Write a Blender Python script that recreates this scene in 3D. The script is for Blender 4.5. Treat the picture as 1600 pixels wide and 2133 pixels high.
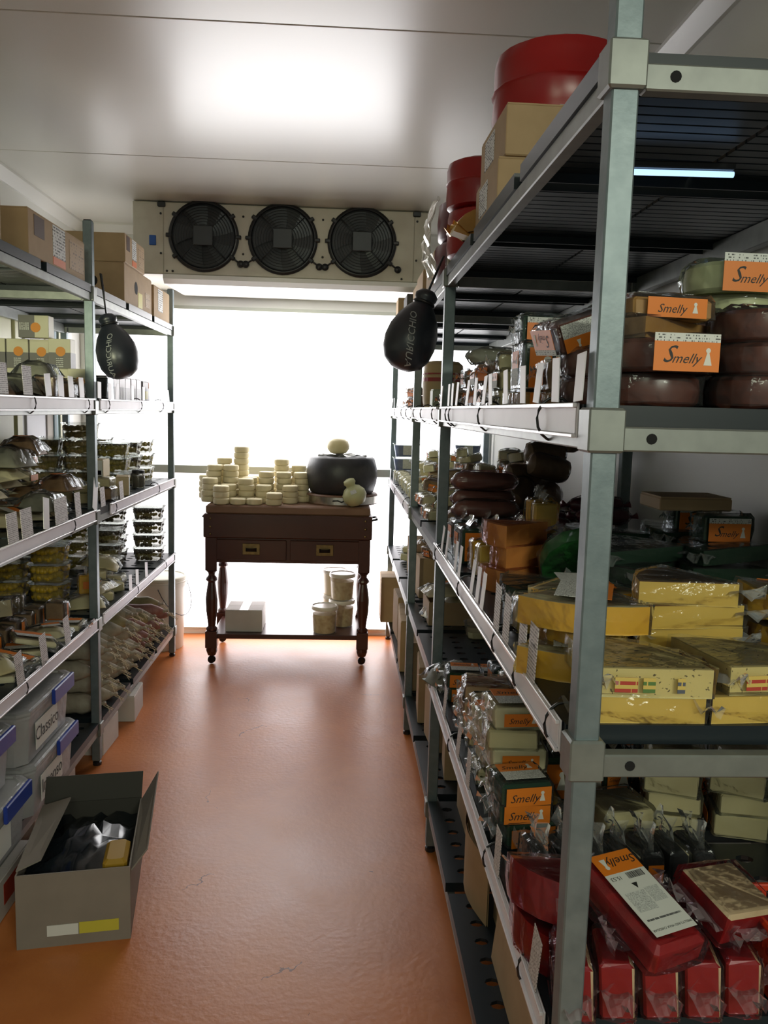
import bpy, bmesh, math, random
import numpy as np
from mathutils import Vector, Matrix, Euler, noise

for o in list(bpy.data.objects): bpy.data.objects.remove(o)
SC = bpy.context.scene
COL = SC.collection
PI = math.pi
rnd = random.Random(7)

# ---------------------------------------------------------------- camera
H_CAM, F_PX = 1.42, 1700.0
def cam_axes(yaw, pitch, roll):
    y, p, r = map(math.radians, (yaw, pitch, roll))
    fwd = Vector((math.sin(y)*math.cos(p), math.cos(y)*math.cos(p), -math.sin(p)))
    right = Vector((math.cos(y), -math.sin(y), 0)); up = right.cross(fwd)
    return math.cos(r)*right + math.sin(r)*up, -math.sin(r)*right + math.cos(r)*up, fwd
CR, CU, CF = cam_axes(3.10, 7.05, 1.55)
cd = bpy.data.cameras.new('camera'); cam = bpy.data.objects.new('camera', cd); COL.objects.link(cam)
cam.matrix_world = Matrix(((CR.x, CU.x, -CF.x, 0), (CR.y, CU.y, -CF.y, 0), (CR.z, CU.z, -CF.z, H_CAM), (0, 0, 0, 1)))
cd.sensor_fit = 'VERTICAL'; cd.sensor_height = 36.0; cd.lens = F_PX/2133*36.0; cd.clip_start = 0.02
SC.camera = cam
def ray(px, py): return CF + CR*((px-800)/F_PX) - CU*((py-1066.5)/F_PX)
def onz(px, py, z): d = ray(px, py); t = (z-H_CAM)/d.z; return Vector((0, 0, H_CAM)) + d*t
def onx(px, py, x): d = ray(px, py); t = x/d.x; return Vector((0, 0, H_CAM)) + d*t
def ony(px, py, y): d = ray(px, py); t = y/d.y; return Vector((0, 0, H_CAM)) + d*t

# ---------------------------------------------------------------- world, light, exposure
W = bpy.data.worlds.new('world'); SC.world = W; W.use_nodes = True
bgn = W.node_tree.nodes['Background']; bgn.inputs[0].default_value = (0.80, 0.90, 0.80, 1); bgn.inputs[1].default_value = 0.23
vs = SC.view_settings
vs.view_transform = 'Standard'; vs.look = 'None'; vs.exposure = 0.22; vs.gamma = 1.0; vs.use_curve_mapping = False
WINDOW_GLOW = 4.4
def area(name, loc, rot, sx, sy, power, color):
    l = bpy.data.lights.new(name, 'AREA'); l.shape = 'RECTANGLE'; l.size = sx; l.size_y = sy; l.energy = power; l.color = color
    o = bpy.data.objects.new(name, l); COL.objects.link(o); o.location = loc; o.rotation_euler = rot
    return o
# the shop's ceiling tubes and one added lamp on the customer side of the cold room, behind the viewer
area('shop_light', (-0.6, -2.2, 2.70), (math.radians(52), 0, math.radians(6)), 1.2, 0.12, 15, (0.93, 1.0, 0.74))
area('shop_light', (1.25, -2.2, 2.30), (math.radians(70), 0, math.radians(24)), 1.2, 0.12, 31, (0.97, 1.0, 0.80))
area('shop_light', (0.95, -0.45, 2.15), (math.radians(58), 0, math.radians(-8)), 0.9, 0.06, 1.2, (0.96, 0.98, 0.84))  # added low lamp brightening the near right-hand goods, not a ceiling tube
# unseen spotlight added on the left-hand wall by the doorway, brightening the left racks
sl = bpy.data.lights.new('left_fill_spot', 'SPOT'); sl.energy = 95; sl.color = (0.98, 1.0, 0.66); sl.spot_size = math.radians(58); sl.spot_blend = 0.6; sl.shadow_soft_size = 0.14
so = bpy.data.objects.new('left_fill_spot', sl); COL.objects.link(so); so.location = (-1.33, 0.60, 1.62)
so.rotation_euler = (Vector((-1.02, 3.8, 1.22))-so.location).to_track_quat('-Z', 'Y').to_euler()

# ---------------------------------------------------------------- materials
MATS = {}
def mat(name, col, rough=0.5, metal=0.0, spec=0.5, nz=None, bump=None, col2=None, alpha=1.0, emit=None, trans=0.0, coat=0.0, sss=0.0):
    """nz=(scale, contrast) mixes col with col2 by noise; bump=(scale, strength)"""
    if name in MATS: return MATS[name]
    m = bpy.data.materials.new(name); m.use_nodes = True; nt = m.node_tree; N = nt.nodes; L = nt.links
    b = N['Principled BSDF']
    b.inputs['Base Color'].default_value = (*col, 1); b.inputs['Roughness'].default_value = rough
    b.inputs['Metallic'].default_value = metal; b.inputs['Specular IOR Level'].default_value = spec
    b.inputs['Alpha'].default_value = alpha; b.inputs['Transmission Weight'].default_value = trans
    b.inputs['Coat Weight'].default_value = coat
    if sss: b.inputs['Subsurface Weight'].default_value = sss; b.inputs['Subsurface Scale'].default_value = 0.02
    if emit: b.inputs['Emission Color'].default_value = (*emit[0], 1); b.inputs['Emission Strength'].default_value = emit[1]
    if nz or bump:
        tc = N.new('ShaderNodeTexCoord')
    if nz:
        n = N.new('ShaderNodeTexNoise'); n.inputs['Scale'].default_value = nz[0]; n.inputs['Detail'].default_value = 6
        L.new(tc.outputs['Object'], n.inputs['Vector'])
        r = N.new('ShaderNodeMapRange'); c = nz[1]; r.inputs['From Min'].default_value = 0.5-0.5*c; r.inputs['From Max'].default_value = 0.5+0.5*c
        L.new(n.outputs['Fac'], r.inputs['Value'])
        mx = N.new('ShaderNodeMix'); mx.data_type = 'RGBA'
        c2 = col2 or tuple(x*0.7 for x in col)
        mx.inputs['A'].default_value = (*col, 1); mx.inputs['B'].default_value = (*c2, 1)
        L.new(r.outputs['Result'], mx.inputs['Factor']); L.new(mx.outputs['Result'], b.inputs['Base Color'])
    if bump:
        n2 = N.new('ShaderNodeTexNoise'); n2.inputs['Scale'].default_value = bump[0]; n2.inputs['Detail'].default_value = 4
        L.new(tc.outputs['Object'], n2.inputs['Vector'])
        bp = N.new('ShaderNodeBump'); bp.inputs['Strength'].default_value = bump[1]; bp.inputs['Distance'].default_value = 0.004
        L.new(n2.outputs['Fac'], bp.inputs['Height']); L.new(bp.outputs['Normal'], b.inputs['Normal'])
    MATS[name] = m; return m

def film_mat(name, tint=(0.9, 0.93, 0.95), base=0.10, rough=0.11):
    """thin clear plastic film: see-through, with crinkled gloss"""
    if name in MATS: return MATS[name]
    m = bpy.data.materials.new(name); m.use_nodes = True; nt = m.node_tree; N = nt.nodes; L = nt.links
    N.remove(N['Principled BSDF']); out = N['Material Output']
    tr = N.new('ShaderNodeBsdfTransparent'); tr.inputs[0].default_value = (*[0.5+0.5*t for t in tint], 1)
    gl = N.new('ShaderNodeBsdfGlossy'); gl.inputs['Color'].default_value = (*tint, 1); gl.inputs['Roughness'].default_value = rough
    df = N.new('ShaderNodeBsdfDiffuse'); df.inputs['Color'].default_value = (*tint, 1)
    fr = N.new('ShaderNodeFresnel'); fr.inputs['IOR'].default_value = 1.28
    tc = N.new('ShaderNodeTexCoord'); n2 = N.new('ShaderNodeTexNoise'); n2.inputs['Scale'].default_value = 28; n2.inputs['Detail'].default_value = 3
    L.new(tc.outputs['Object'], n2.inputs['Vector'])
    bp = N.new('ShaderNodeBump'); bp.inputs['Strength'].default_value = 0.6; bp.inputs['Distance'].default_value = 0.012
    L.new(n2.outputs['Fac'], bp.inputs['Height'])
    for s in (gl, df, fr): L.new(bp.outputs['Normal'], s.inputs['Normal'])
    m1 = N.new('ShaderNodeMixShader'); L.new(fr.outputs[0], m1.inputs[0]); L.new(tr.outputs[0], m1.inputs[1]); L.new(gl.outputs[0], m1.inputs[2])
    m2 = N.new('ShaderNodeMixShader'); m2.inputs[0].default_value = base; L.new(m1.outputs[0], m2.inputs[1]); L.new(df.outputs[0], m2.inputs[2])
    L.new(m2.outputs[0], out.inputs[0]); MATS[name] = m; return m

def print_mat(name, paper, ink, rows=22, cols=60, dens=0.52, rough=0.6):
    """paper with rows of small illegible print, in the label's own coordinates"""
    if name in MATS: return MATS[name]
    m = bpy.data.materials.new(name); m.use_nodes = True; nt = m.node_tree; N = nt.nodes; L = nt.links
    b = N['Principled BSDF']; b.inputs['Roughness'].default_value = rough
    tc = N.new('ShaderNodeTexCoord'); sp = N.new('ShaderNodeSeparateXYZ'); L.new(tc.outputs['UV'], sp.inputs[0])
    def math_(op, a, bv):
        n = N.new('ShaderNodeMath'); n.operation = op
        L.new(a, n.inputs[0]); n.inputs[1].default_value = bv; return n.outputs[0]
    y = math_('MULTIPLY', sp.outputs['Y'], rows); fy = math_('FRACT', y, 0); row = math_('FLOOR', y, 0)
    line = math_('LESS_THAN', fy, 0.5)
    x = math_('MULTIPLY', sp.outputs['X'], cols)
    cb = N.new('ShaderNodeCombineXYZ'); L.new(x, cb.inputs[0]); L.new(math_('MULTIPLY', row, 7.31), cb.inputs[1])
    nz = N.new('ShaderNodeTexNoise'); nz.inputs['Scale'].default_value = 1.0; nz.inputs['Detail'].default_value = 1; L.new(cb.outputs[0], nz.inputs['Vector'])
    g = math_('GREATER_THAN', nz.outputs['Fac'], dens)
    mu = N.new('ShaderNodeMath'); mu.operation = 'MULTIPLY'; L.new(line, mu.inputs[0]); L.new(g, mu.inputs[1])
    mx = N.new('ShaderNodeMix'); mx.data_type = 'RGBA'; mx.inputs['A'].default_value = (*paper, 1); mx.inputs['B'].default_value = (*ink, 1)
    L.new(mu.outputs[0], mx.inputs['Factor']); L.new(mx.outputs['Result'], b.inputs['Base Color'])
    MATS[name] = m; return m

def srgb(r, g, b):
    f = lambda c: (c/255/12.92 if c/255 <= 0.04045 else ((c/255+0.055)/1.055)**2.4)
    return (f(r), f(g), f(b))

# ---------------------------------------------------------------- mesh building
class MB:
    def __init__(s): s.v = []; s.f = []; s.m = []; s.uv = {}
    def add(s, vs, fs, mi=0):
        o = len(s.v); s.v += [tuple(p) for p in vs]
        for f in fs: s.f.append(tuple(i+o for i in f)); s.m.append(mi)
        return s
    def box(s, x0, x1, y0, y1, z0, z1, mi=0):
        return s.add([(x0,y0,z0),(x1,y0,z0),(x1,y1,z0),(x0,y1,z0),(x0,y0,z1),(x1,y0,z1),(x1,y1,z1),(x0,y1,z1)],
                     [(3,2,1,0),(4,5,6,7),(0,1,5,4),(1,2,6,5),(2,3,7,6),(3,0,4,7)], mi)
    def rbox(s, x0, x1, y0, y1, z0, z1, c=0.004, mi=0):
        """box with chamfered edges all round"""
        c = min(c, (x1-x0)*.45, (y1-y0)*.45, (z1-z0)*.45)
        rings = []
        for z, k in ((z0, c), (z0+c, 0), (z1-c, 0), (z1, c)):
            a, b, d, e = x0+k, x1-k, y0+k, y1-k; q = c*0.7 if k == 0 else c*0.5
            rings.append([(a+q,d,z),(b-q,d,z),(b,d+q,z),(b,e-q,z),(b-q,e,z),(a+q,e,z),(a,e-q,z),(a,d+q,z)])
        vs = [p for r in rings for p in r]; fs = [tuple(range(7,-1,-1)), tuple(range(24,32))]
        for k in range(3):
            for i in range(8): j = (i+1) % 8; fs.append((k*8+i, k*8+j, k*8+8+j, k*8+8+i))
        return s.add(vs, fs, mi)
    def prism(s, poly, z0, z1, mi=0, side=None, top=None):
        n = len(poly); vs = [(x, y, z0) for x, y in poly] + [(x, y, z1) for x, y in poly]
        s.add(vs, [tuple(range(n-1,-1,-1)), tuple(range(n, 2*n))], mi if top is None else top)
        o = len(s.v)-2*n
        for i in range(n):
            j = (i+1) % n; s.f.append((o+i, o+j, o+n+j, o+n+i)); s.m.append(mi if side is None else (side[i] if isinstance(side, (list, tuple)) else side))
        return s
    def lathe(s, prof, n=24, cx=0, cy=0, mi=0, mats=None, cap=True):
        vs = []; fs = []; ms = []
        for r, z in prof:
            for i in range(n): a = 2*PI*i/n; vs.append((cx+r*math.cos(a), cy+r*math.sin(a), z))
        for k in range(len(prof)-1):
            for i in range(n):
                j = (i+1) % n; fs.append((k*n+i, k*n+j, k*n+n+j, k*n+n+i)); ms.append(mats[k] if mats else mi)
        if cap:
            fs.append(tuple(range(n-1,-1,-1))); ms.append(mats[0] if mats else mi)
            t = (len(prof)-1)*n; fs.append(tuple(range(t, t+n))); ms.append(mats[-1] if mats else mi)
        o = len(s.v); s.v += vs
        for f, q in zip(fs, ms): s.f.append(tuple(i+o for i in f)); s.m.append(q)
        return s
    def tube(s, path, r, n=6, mi=0, closed=False, rs=None):
        P = [Vector(p) for p in path]; m = len(P); vs = []; fs = []
        for k, p in enumerate(P):
            a = P[(k-1) % m] if (closed or k > 0) else p; b = P[(k+1) % m] if (closed or k < m-1) else p
            t = (b-a).normalized(); u = t.cross(Vector((0, 0, 1)))
            if u.length < 0.2: u = t.cross(Vector((1, 0, 0)))
            u.normalize(); w = t.cross(u); rr = rs[k] if rs else r
            for i in range(n): q = 2*PI*i/n; vs.append(p + u*(rr*math.cos(q)) + w*(rr*math.sin(q)))
        for k in range(m if closed else m-1):
            for i in range(n):
                j = (i+1) % n; k2 = (k+1) % m; fs.append((k*n+i, k2*n+i, k2*n+j, k*n+j))
        if not closed: fs += [tuple(range(n)), tuple(range((m-1)*n+n-1, (m-1)*n-1, -1))]
        return s.add(vs, fs, mi)
    def grid(s, fn, nu, nv, mi=0):
        vs = [fn(i/nu, j/nv) for j in range(nv+1) for i in range(nu+1)]
        fs = [(j*(nu+1)+i, j*(nu+1)+i+1, (j+1)*(nu+1)+i+1, (j+1)*(nu+1)+i) for j in range(nv) for i in range(nu)]
        return s.add(vs, fs, mi)
    def ball(s, c, r, n=10, m=6, mi=0, sq=(1, 1, 1)):
        prof = [(max(1e-4, r*math.sin(PI*k/m)), -r*math.cos(PI*k/m)) for k in range(m+1)]
        o = len(s.v); s.lathe(prof, n, mi=mi, cap=False)
        for i in range(o, len(s.v)): x, y, z = s.v[i]; s.v[i] = (c[0]+x*sq[0], c[1]+y*sq[1], c[2]+z*sq[2])
        return s
    def xf(s, M, start=0):
        for i in range(start, len(s.v)): s.v[i] = tuple(M @ Vector(s.v[i]))
        return s
    def jit(s, a, seed=0):
        r = random.Random(seed)
        s.v = [(x+r.uniform(-a, a), y+r.uniform(-a, a), z+r.uniform(-a, a)*.6) for x, y, z in s.v]; return s
    def mesh(s, name, mats, smooth=False, uv=False):
        me = bpy.data.meshes.new(name); me.from_pydata(s.v, [], s.f)
        for m in (mats if isinstance(mats, (list, tuple)) else [mats]): me.materials.append(m)
        if any(s.m): me.polygons.foreach_set('material_index', s.m)
        if smooth:
            me.polygons.foreach_set('use_smooth', [True]*len(s.f))
            if smooth is not True: me.set_sharp_from_angle(angle=math.radians(smooth))
        if uv:
            ul = me.uv_layers.new(name='uv'); a = uv
            xs = [v[a[0]] for v in s.v]; ys = [v[a[1]] for v in s.v]
            x0, x1, y0, y1 = min(xs), max(xs), min(ys), max(ys)
            for l in me.loops:
                p = s.v[l.vertex_index]; ul.data[l.index].uv = ((p[a[0]]-x0)/max(1e-6, x1-x0), (p[a[1]]-y0)/max(1e-6, y1-y0))
        me.update(); return me
    def build(s, name, mats, parent=None, smooth=False, uv=False):
        o = bpy.data.objects.new(name, s.mesh(name, mats, smooth, uv)); COL.objects.link(o)
        if parent: o.parent = parent
        return o
def box(x0, x1, y0, y1, z0, z1): return MB().box(x0, x1, y0, y1, z0, z1)
def obj(name, me, parent=None, loc=None, rot=None, M=None):
    o = bpy.data.objects.new(name, me); COL.objects.link(o)
    if parent: o.parent = parent
    if loc is not None: o.location = loc
    if rot is not None: o.rotation_euler = rot
    if M is not None: o.matrix_local = M
    return o
def tag(o, label, cat, group=None):
    o['label'] = label; o['category'] = cat
    if group: o['group'] = group
    return o
def struct(o): o['kind'] = 'structure'; return o
def thing(name, label, cat, loc=(0, 0, 0), rotz=0.0, group=None):
    o = bpy.data.objects.new(name, None); COL.objects.link(o); o.empty_display_size = 0.05
    o.location = loc; o.rotation_euler = (0, 0, rotz)
    return tag(o, label, cat, group)
TXT = {}
def text_mesh(body, size, mname, m, shear=0.0, sx=1.0):
    key = (body, size, mname)
    if key in TXT: return TXT[key]
    c = bpy.data.curves.new('t', 'FONT'); c.body = body; c.size = size; c.resolution_u = 2; c.align_x = 'CENTER'; c.align_y = 'CENTER'; c.shear = shear
    o = bpy.data.objects.new('t', c); COL.objects.link(o)
    bpy.context.view_layer.update()
    me = bpy.data.meshes.new_from_object(o.evaluated_get(bpy.context.evaluated_depsgraph_get()))
    bpy.data.objects.remove(o); bpy.data.curves.remove(c)
    if sx != 1.0:
        for v in me.vertices: v.co.x *= sx
    me.materials.clear(); me.materials.append(m); TXT[key] = me; return me
# ---------------------------------------------------------------- the setting
XL, XR, YB, YF, ZC = -1.58, 0.93, 5.06, 0.42, 2.47
m_ceil = mat('ceiling_panel', (0.78, 0.76, 0.70), 0.28, spec=0.85, nz=(2.2, 0.6), col2=(0.74, 0.72, 0.66), bump=(6, 0.03))
m_wall = mat('cold_room_wall', (0.80, 0.80, 0.76), 0.42, spec=0.4, nz=(1.6, 0.7), col2=(0.74, 0.74, 0.69))
m_trim = mat('trim_white', (0.74, 0.73, 0.69), 0.35)
m_seam = mat('seam_dark', (0.06, 0.055, 0.05), 0.8)
def floor_mat():
    m = bpy.data.materials.new('orange_epoxy_floor'); m.use_nodes = True; nt = m.node_tree; N = nt.nodes; L = nt.links; b = N['Principled BSDF']
    tc = N.new('ShaderNodeTexCoord')
    n = N.new('ShaderNodeTexNoise'); n.inputs['Scale'].default_value = 3.5; n.inputs['Detail'].default_value = 9; n.inputs['Roughness'].default_value = 0.62
    L.new(tc.outputs['Object'], n.inputs['Vector'])
    cr = N.new('ShaderNodeValToRGB'); cr.color_ramp.elements[0].position = 0.32; cr.color_ramp.elements[1].position = 0.72
    cr.color_ramp.elements[0].color = (0.50, 0.140, 0.028, 1); cr.color_ramp.elements[1].color = (0.64, 0.215, 0.055, 1)
    L.new(n.outputs['Fac'], cr.inputs[0])
    v = N.new('ShaderNodeTexVoronoi'); v.feature = 'DISTANCE_TO_EDGE'; v.inputs['Scale'].default_value = 1.15
    n3 = N.new('ShaderNodeTexNoise'); n3.inputs['Scale'].default_value = 5; n3.inputs['Detail'].default_value = 5
    L.new(tc.outputs['Object'], n3.inputs['Vector'])
    ad = N.new('ShaderNodeVectorMath'); ad.operation = 'MULTIPLY_ADD'; ad.inputs[1].default_value = (0.35, 0.35, 0.35)
    L.new(n3.outputs['Color'], ad.inputs[0]); L.new(tc.outputs['Object'], ad.inputs[2]); L.new(ad.outputs[0], v.inputs['Vector'])
    lt = N.new('ShaderNodeMath'); lt.operation = 'LESS_THAN'; lt.inputs[1].default_value = 0.0022; L.new(v.outputs['Distance'], lt.inputs[0])
    gt = N.new('ShaderNodeMath'); gt.operation = 'GREATER_THAN'; gt.inputs[1].default_value = 0.60; L.new(n.outputs['Fac'], gt.inputs[0])
    mu = N.new('ShaderNodeMath'); mu.operation = 'MULTIPLY'; L.new(lt.outputs[0], mu.inputs[0]); L.new(gt.outputs[0], mu.inputs[1])
    mx = N.new('ShaderNodeMix'); mx.data_type = 'RGBA'; mx.inputs['B'].default_value = (0.20, 0.06, 0.02, 1)
    L.new(mu.outputs[0], mx.inputs['Factor']); L.new(cr.outputs[0], mx.inputs['A']); L.new(mx.outputs['Result'], b.inputs['Base Color'])
    n2 = N.new('ShaderNodeTexNoise'); n2.inputs['Scale'].default_value = 55; n2.inputs['Detail'].default_value = 5; L.new(tc.outputs['Object'], n2.inputs['Vector'])
    mr = N.new('ShaderNodeMapRange'); mr.inputs['To Min'].default_value = 0.26; mr.inputs['To Max'].default_value = 0.46; L.new(n.outputs['Fac'], mr.inputs['Value']); L.new(mr.outputs[0], b.inputs['Roughness'])
    bp = N.new('ShaderNodeBump'); bp.inputs['Strength'].default_value = 0.22; bp.inputs['Distance'].default_value = 0.004; L.new(n2.outputs['Fac'], bp.inputs['Height']); L.new(bp.outputs[0], b.inputs['Normal'])
    b.inputs['Specular IOR Level'].default_value = 0.55
    return m
struct(box(XL-.1, XR+.1, -1.2, YB+.1, -.06, 0).build('floor', floor_mat()))
ceil = struct(box(XL-.1, XR+.1, YF, YB+.1, ZC+.006, ZC+.08).build('ceiling', m_seam))
seams = [YF, 1.13, 2.41, 3.68, YB]
for a, b in zip(seams[:-1], seams[1:]):
    MB().rbox(XL, XR, a+.0025, b-.0025, ZC, ZC+.0062, .002).build('ceiling_panel', m_ceil, ceil)
struct(box(XR, XR+.1, YF, YB+.1, 0, ZC+.006).build('wall_right', m_wall))
struct(box(XL-.1, XL, YF, YB+.1, 0, ZC+.006).build('wall_left', m_wall))
# back wall: surround of the big backlit window
wb = MB(); WX0, WX1, WZ0, WZ1 = -1.50, 0.905, 0.03, 2.015
wb.box(XL, XR, YB, YB+.1, WZ1, ZC+.006); wb.box(XL, WX0, YB, YB+.1, 0, WZ1); wb.box(WX1, XR, YB, YB+.1, 0, WZ1); wb.box(WX0, WX1, YB, YB+.1, 0, WZ0)
struct(wb.build('wall_back', m_wall))
m_frame = mat('window_frame_metal', (0.50, 0.52, 0.46), 0.4, 0.3)
win = struct(MB().box(WX0, WX1, YB-.012, YB+.03, 1.012, 1.058).box(WX0, WX0+.02, YB-.01, YB+.03, WZ0, WZ1).box(WX1-.02, WX1, YB-.01, YB+.03, WZ0, WZ1)
             .box(WX0, WX1, YB-.01, YB+.03, WZ1-.02, WZ1).box(WX0, WX1, YB-.01, YB+.03, WZ0, WZ0+.012).build('window_1', m_frame))
def glow(name, cx, cz, rx_, rz_, lo, hi, col):
    """frosted pane with lamps close behind its middle: the panel itself is brightest there"""
    m = bpy.data.materials.new(name); m.use_nodes = True; N = m.node_tree.nodes; L = m.node_tree.links; b = N['Principled BSDF']
    b.inputs['Base Color'].default_value = (0.8, 0.8, 0.8, 1); b.inputs['Roughness'].default_value = 0.5
    tc = N.new('ShaderNodeTexCoord'); mp = N.new('ShaderNodeMapping'); mp.vector_type = 'TEXTURE'; mp.inputs['Location'].default_value = (cx, YB, cz); mp.inputs['Scale'].default_value = (rx_, 1, rz_)
    L.new(tc.outputs['Object'], mp.inputs[0]); g = N.new('ShaderNodeTexGradient'); g.gradient_type = 'QUADRATIC_SPHERE'; L.new(mp.outputs[0], g.inputs[0])
    r = N.new('ShaderNodeMapRange'); r.inputs['To Min'].default_value = lo; r.inputs['To Max'].default_value = hi; r.inputs['From Max'].default_value = 0.5; L.new(g.outputs['Fac'], r.inputs['Value'])
    b.inputs['Emission Color'].default_value = (*col, 1); L.new(r.outputs[0], b.inputs['Emission Strength']); return m
box(WX0+.02, WX1-.02, YB+.006, YB+.014, 1.058, WZ1-.02).build('pane', glow('backlit_pane_upper', -.25, 1.62, 1.9, .85, .95, WINDOW_GLOW*1.4, (1.0, 0.985, 1.0)), win)
box(WX0+.02, WX1-.02, YB+.006, YB+.014, WZ0+.012, 1.012).build('pane', glow('backlit_pane_lower', -.15, .32, 1.7, .95, .85, WINDOW_GLOW*1.1, (1.0, 0.97, 1.0)), win)
# coving strips along the ceiling
for i, (x, s) in enumerate(((XL, 1), (XR, -1))):
    t = MB().prism([(x, -.055), (x+s*.012, -.055), (x+s*.05, -.012), (x+s*.05, 0), (x, 0)][::s], YF, YB)
    t.xf(Matrix.Translation((0, 0, ZC)) @ Matrix(((1,0,0,0),(0,0,1,0),(0,1,0,0),(0,0,0,1))))
    struct(t.build('trim_%d' % (i+1), m_trim))
t = MB().prism([(0, 0), (-.05, 0), (-.05, -.012), (-.012, -.055), (0, -.055)], XL+.05, XR-.05)
t.xf(Matrix.Translation((0, YB, ZC)) @ Matrix(((0,0,1,0),(1,0,0,0),(0,1,0,0),(0,0,0,1)))); struct(t.build('trim_3', m_trim))
# door and jambs on the left wall, seen between the shelves
m_cream = mat('jamb_cream', (0.78, 0.76, 0.48), 0.4); m_lilac = mat('door_white', (0.76, 0.76, 0.80), 0.4); m_taupe = mat('jamb_taupe', (0.42, 0.38, 0.33), 0.5)
m_teal = mat('seal_teal', (0.20, 0.33, 0.36), 0.4); m_navy = mat('gap_navy', (0.012, 0.018, 0.035), 0.5); m_tan = mat('jamb_tan', (0.52, 0.50, 0.36), 0.5)
door = struct(box(XL, XL+.012, 4.185, 4.44, 0, 2.06).build('door_1', m_lilac))
for nm, y0, y1, dx, mm in (('jamb', 3.78, 3.955, .035, m_cream), ('jamb', 3.955, 4.0, .018, m_tan), ('jamb', 4.0, 4.065, .035, m_cream), ('architrave', 4.065, 4.13, .02, m_trim),
                          ('architrave', 4.13, 4.185, .03, m_lilac), ('jamb', 4.44, 4.53, .02, m_taupe), ('door_seal', 4.53, 4.59, .026, m_teal), ('door_gap', 4.59, 4.64, .004, m_navy),
                          ('jamb', 4.64, 4.74, .022, m_tan), ('panel', 4.74, 4.88, .014, m_lilac), ('panel', 4.88, 5.04, .008, m_trim)):
    MB().rbox(XL, XL+dx, y0, y1, 0.0, 2.06, .003).build(nm, mm, door)

# ---------------------------------------------------------------- evaporator with three fans
m_cool = mat('cooler_casing', (0.62, 0.59, 0.50), 0.42, nz=(9, 0.5), col2=(0.50, 0.46, 0.38)); m_black = mat('black_plastic', (0.012, 0.013, 0.016), 0.35)
m_grille = mat('grille_wire', (0.03, 0.035, 0.04), 0.32, 0.6); m_plate = mat('motor_plate', (0.055, 0.06, 0.065), 0.4, 0.5); m_white = mat('white_enamel', (0.80, 0.79, 0.78), 0.35)
CY = 4.45
cool = thing('air_cooler', 'long grey ceiling mounted air cooler with three black fans', 'air cooler', (0, CY, 2.085))
def lc(mb): return mb.xf(Matrix.Translation((0, -CY, -2.085)))
lc(MB().rbox(-1.105, 0.45, CY, YB-.02, 2.10, ZC-.004, .004)).build('casing', m_cool, cool)
lc(MB().rbox(-.945, 0.36, CY-.006, CY, 2.104, ZC-.008, .002)).build('front_panel', m_cool, cool)
lc(MB().rbox(-1.10, -.949, CY-.005, CY, 2.104, ZC-.008, .002)).build('end_panel', m_cool, cool)
lc(MB().rbox(.364, .446, CY-.005, CY, 2.104, ZC-.008, .002)).build('end_panel', m_cool, cool)
lc(MB().prism([(CY-.012, 2.100), (CY-.012, 2.078), (CY+.02, 2.055), (YB-.03, 2.07), (YB-.03, 2.100)], -.95, .42).xf(Matrix(((0,0,1,0),(1,0,0,0),(0,1,0,0),(0,0,0,1))))).build('drip_tray', m_white, cool)
screw = MB().lathe([(.006, 0), (.006, .003), (.003, .005)], 8).xf(Matrix.Rotation(PI/2, 4, 'X')).mesh('screw', m_black)
for x, z in ((-.96, .30), (-.96, .10), (.375, .31), (.375, .11), (-.535, .30), (-.535, .11), (-.12, .30), (-.12, .11), (.30, .012), (-.93, .012), (-.90, .012)):
    obj('screw', screw, cool, (x, -.007, z+.02))
for x in (-.955, .372):
    MB().rbox(x-.02, x+.02, -.02, -.004, .352, .379, .004).build('hanger_bracket', m_plate, cool)
R_F = .172
def fan_meshes():
    rim = MB()
    rim.lathe([(R_F-.012, 0), (R_F+.010, 0), (R_F+.010, .012), (R_F, .02), (R_F-.006, .02), (R_F-.012, .012)], 40, cap=False)
    disc = MB().lathe([(R_F-.01, .0015), (R_F-.01, .002), (.001, .003)], 40)
    g = MB()
    for k in range(1, 12):
        r = R_F*k/12; g.tube([(r*math.cos(a*2*PI/32), r*math.sin(a*2*PI/32), .030-.012*(k/12)**2) for a in range(32)], .0014, 4, closed=True)
    for k in range(4):
        a = PI/4 + k*PI/2; g.tube([(.02*math.cos(a), .02*math.sin(a), .031), (.11*math.cos(a), .11*math.sin(a), .027), (R_F*math.cos(a), R_F*math.sin(a), .017)], .0028, 5)
    blade = MB()
    for k in range(5):
        a0 = k*2*PI/5
        blade.grid(lambda u, v: ((.03+.125*u)*math.cos(a0+v*.75+.2*u), (.03+.125*u)*math.sin(a0+v*.75+.2*u), .006+.010*v), 4, 4)
    plate = MB().rbox(-.05, .05, -.05, .05, .030, .037, .004)
    lug = MB().rbox(R_F-.01, R_F+.022, -.010, .010, 0, .022, .004)
    latch = MB().tube([(R_F-.005, 0, .012), (R_F+.055, 0, .014)], .0045, 6); latch.lathe([(.001, .006), (.017, .006), (.019, .012), (.017, .020), (.001, .023)], 12, R_F+.062, 0)
    RX = Matrix.Rotation(PI/2, 4, 'X')
    return [(n, q.xf(RX).mesh(n, mm, sm)) for n, q, mm, sm in (('fan_ring', rim, m_black, 40), ('shroud', disc, m_black, False), ('grille', g, m_grille, True), ('blade', blade, m_plate, True),
            ('motor_plate', plate, m_plate, False), ('lug', lug, m_black, False), ('latch', latch, m_black, True))]
FM = dict(fan_meshes())
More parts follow.
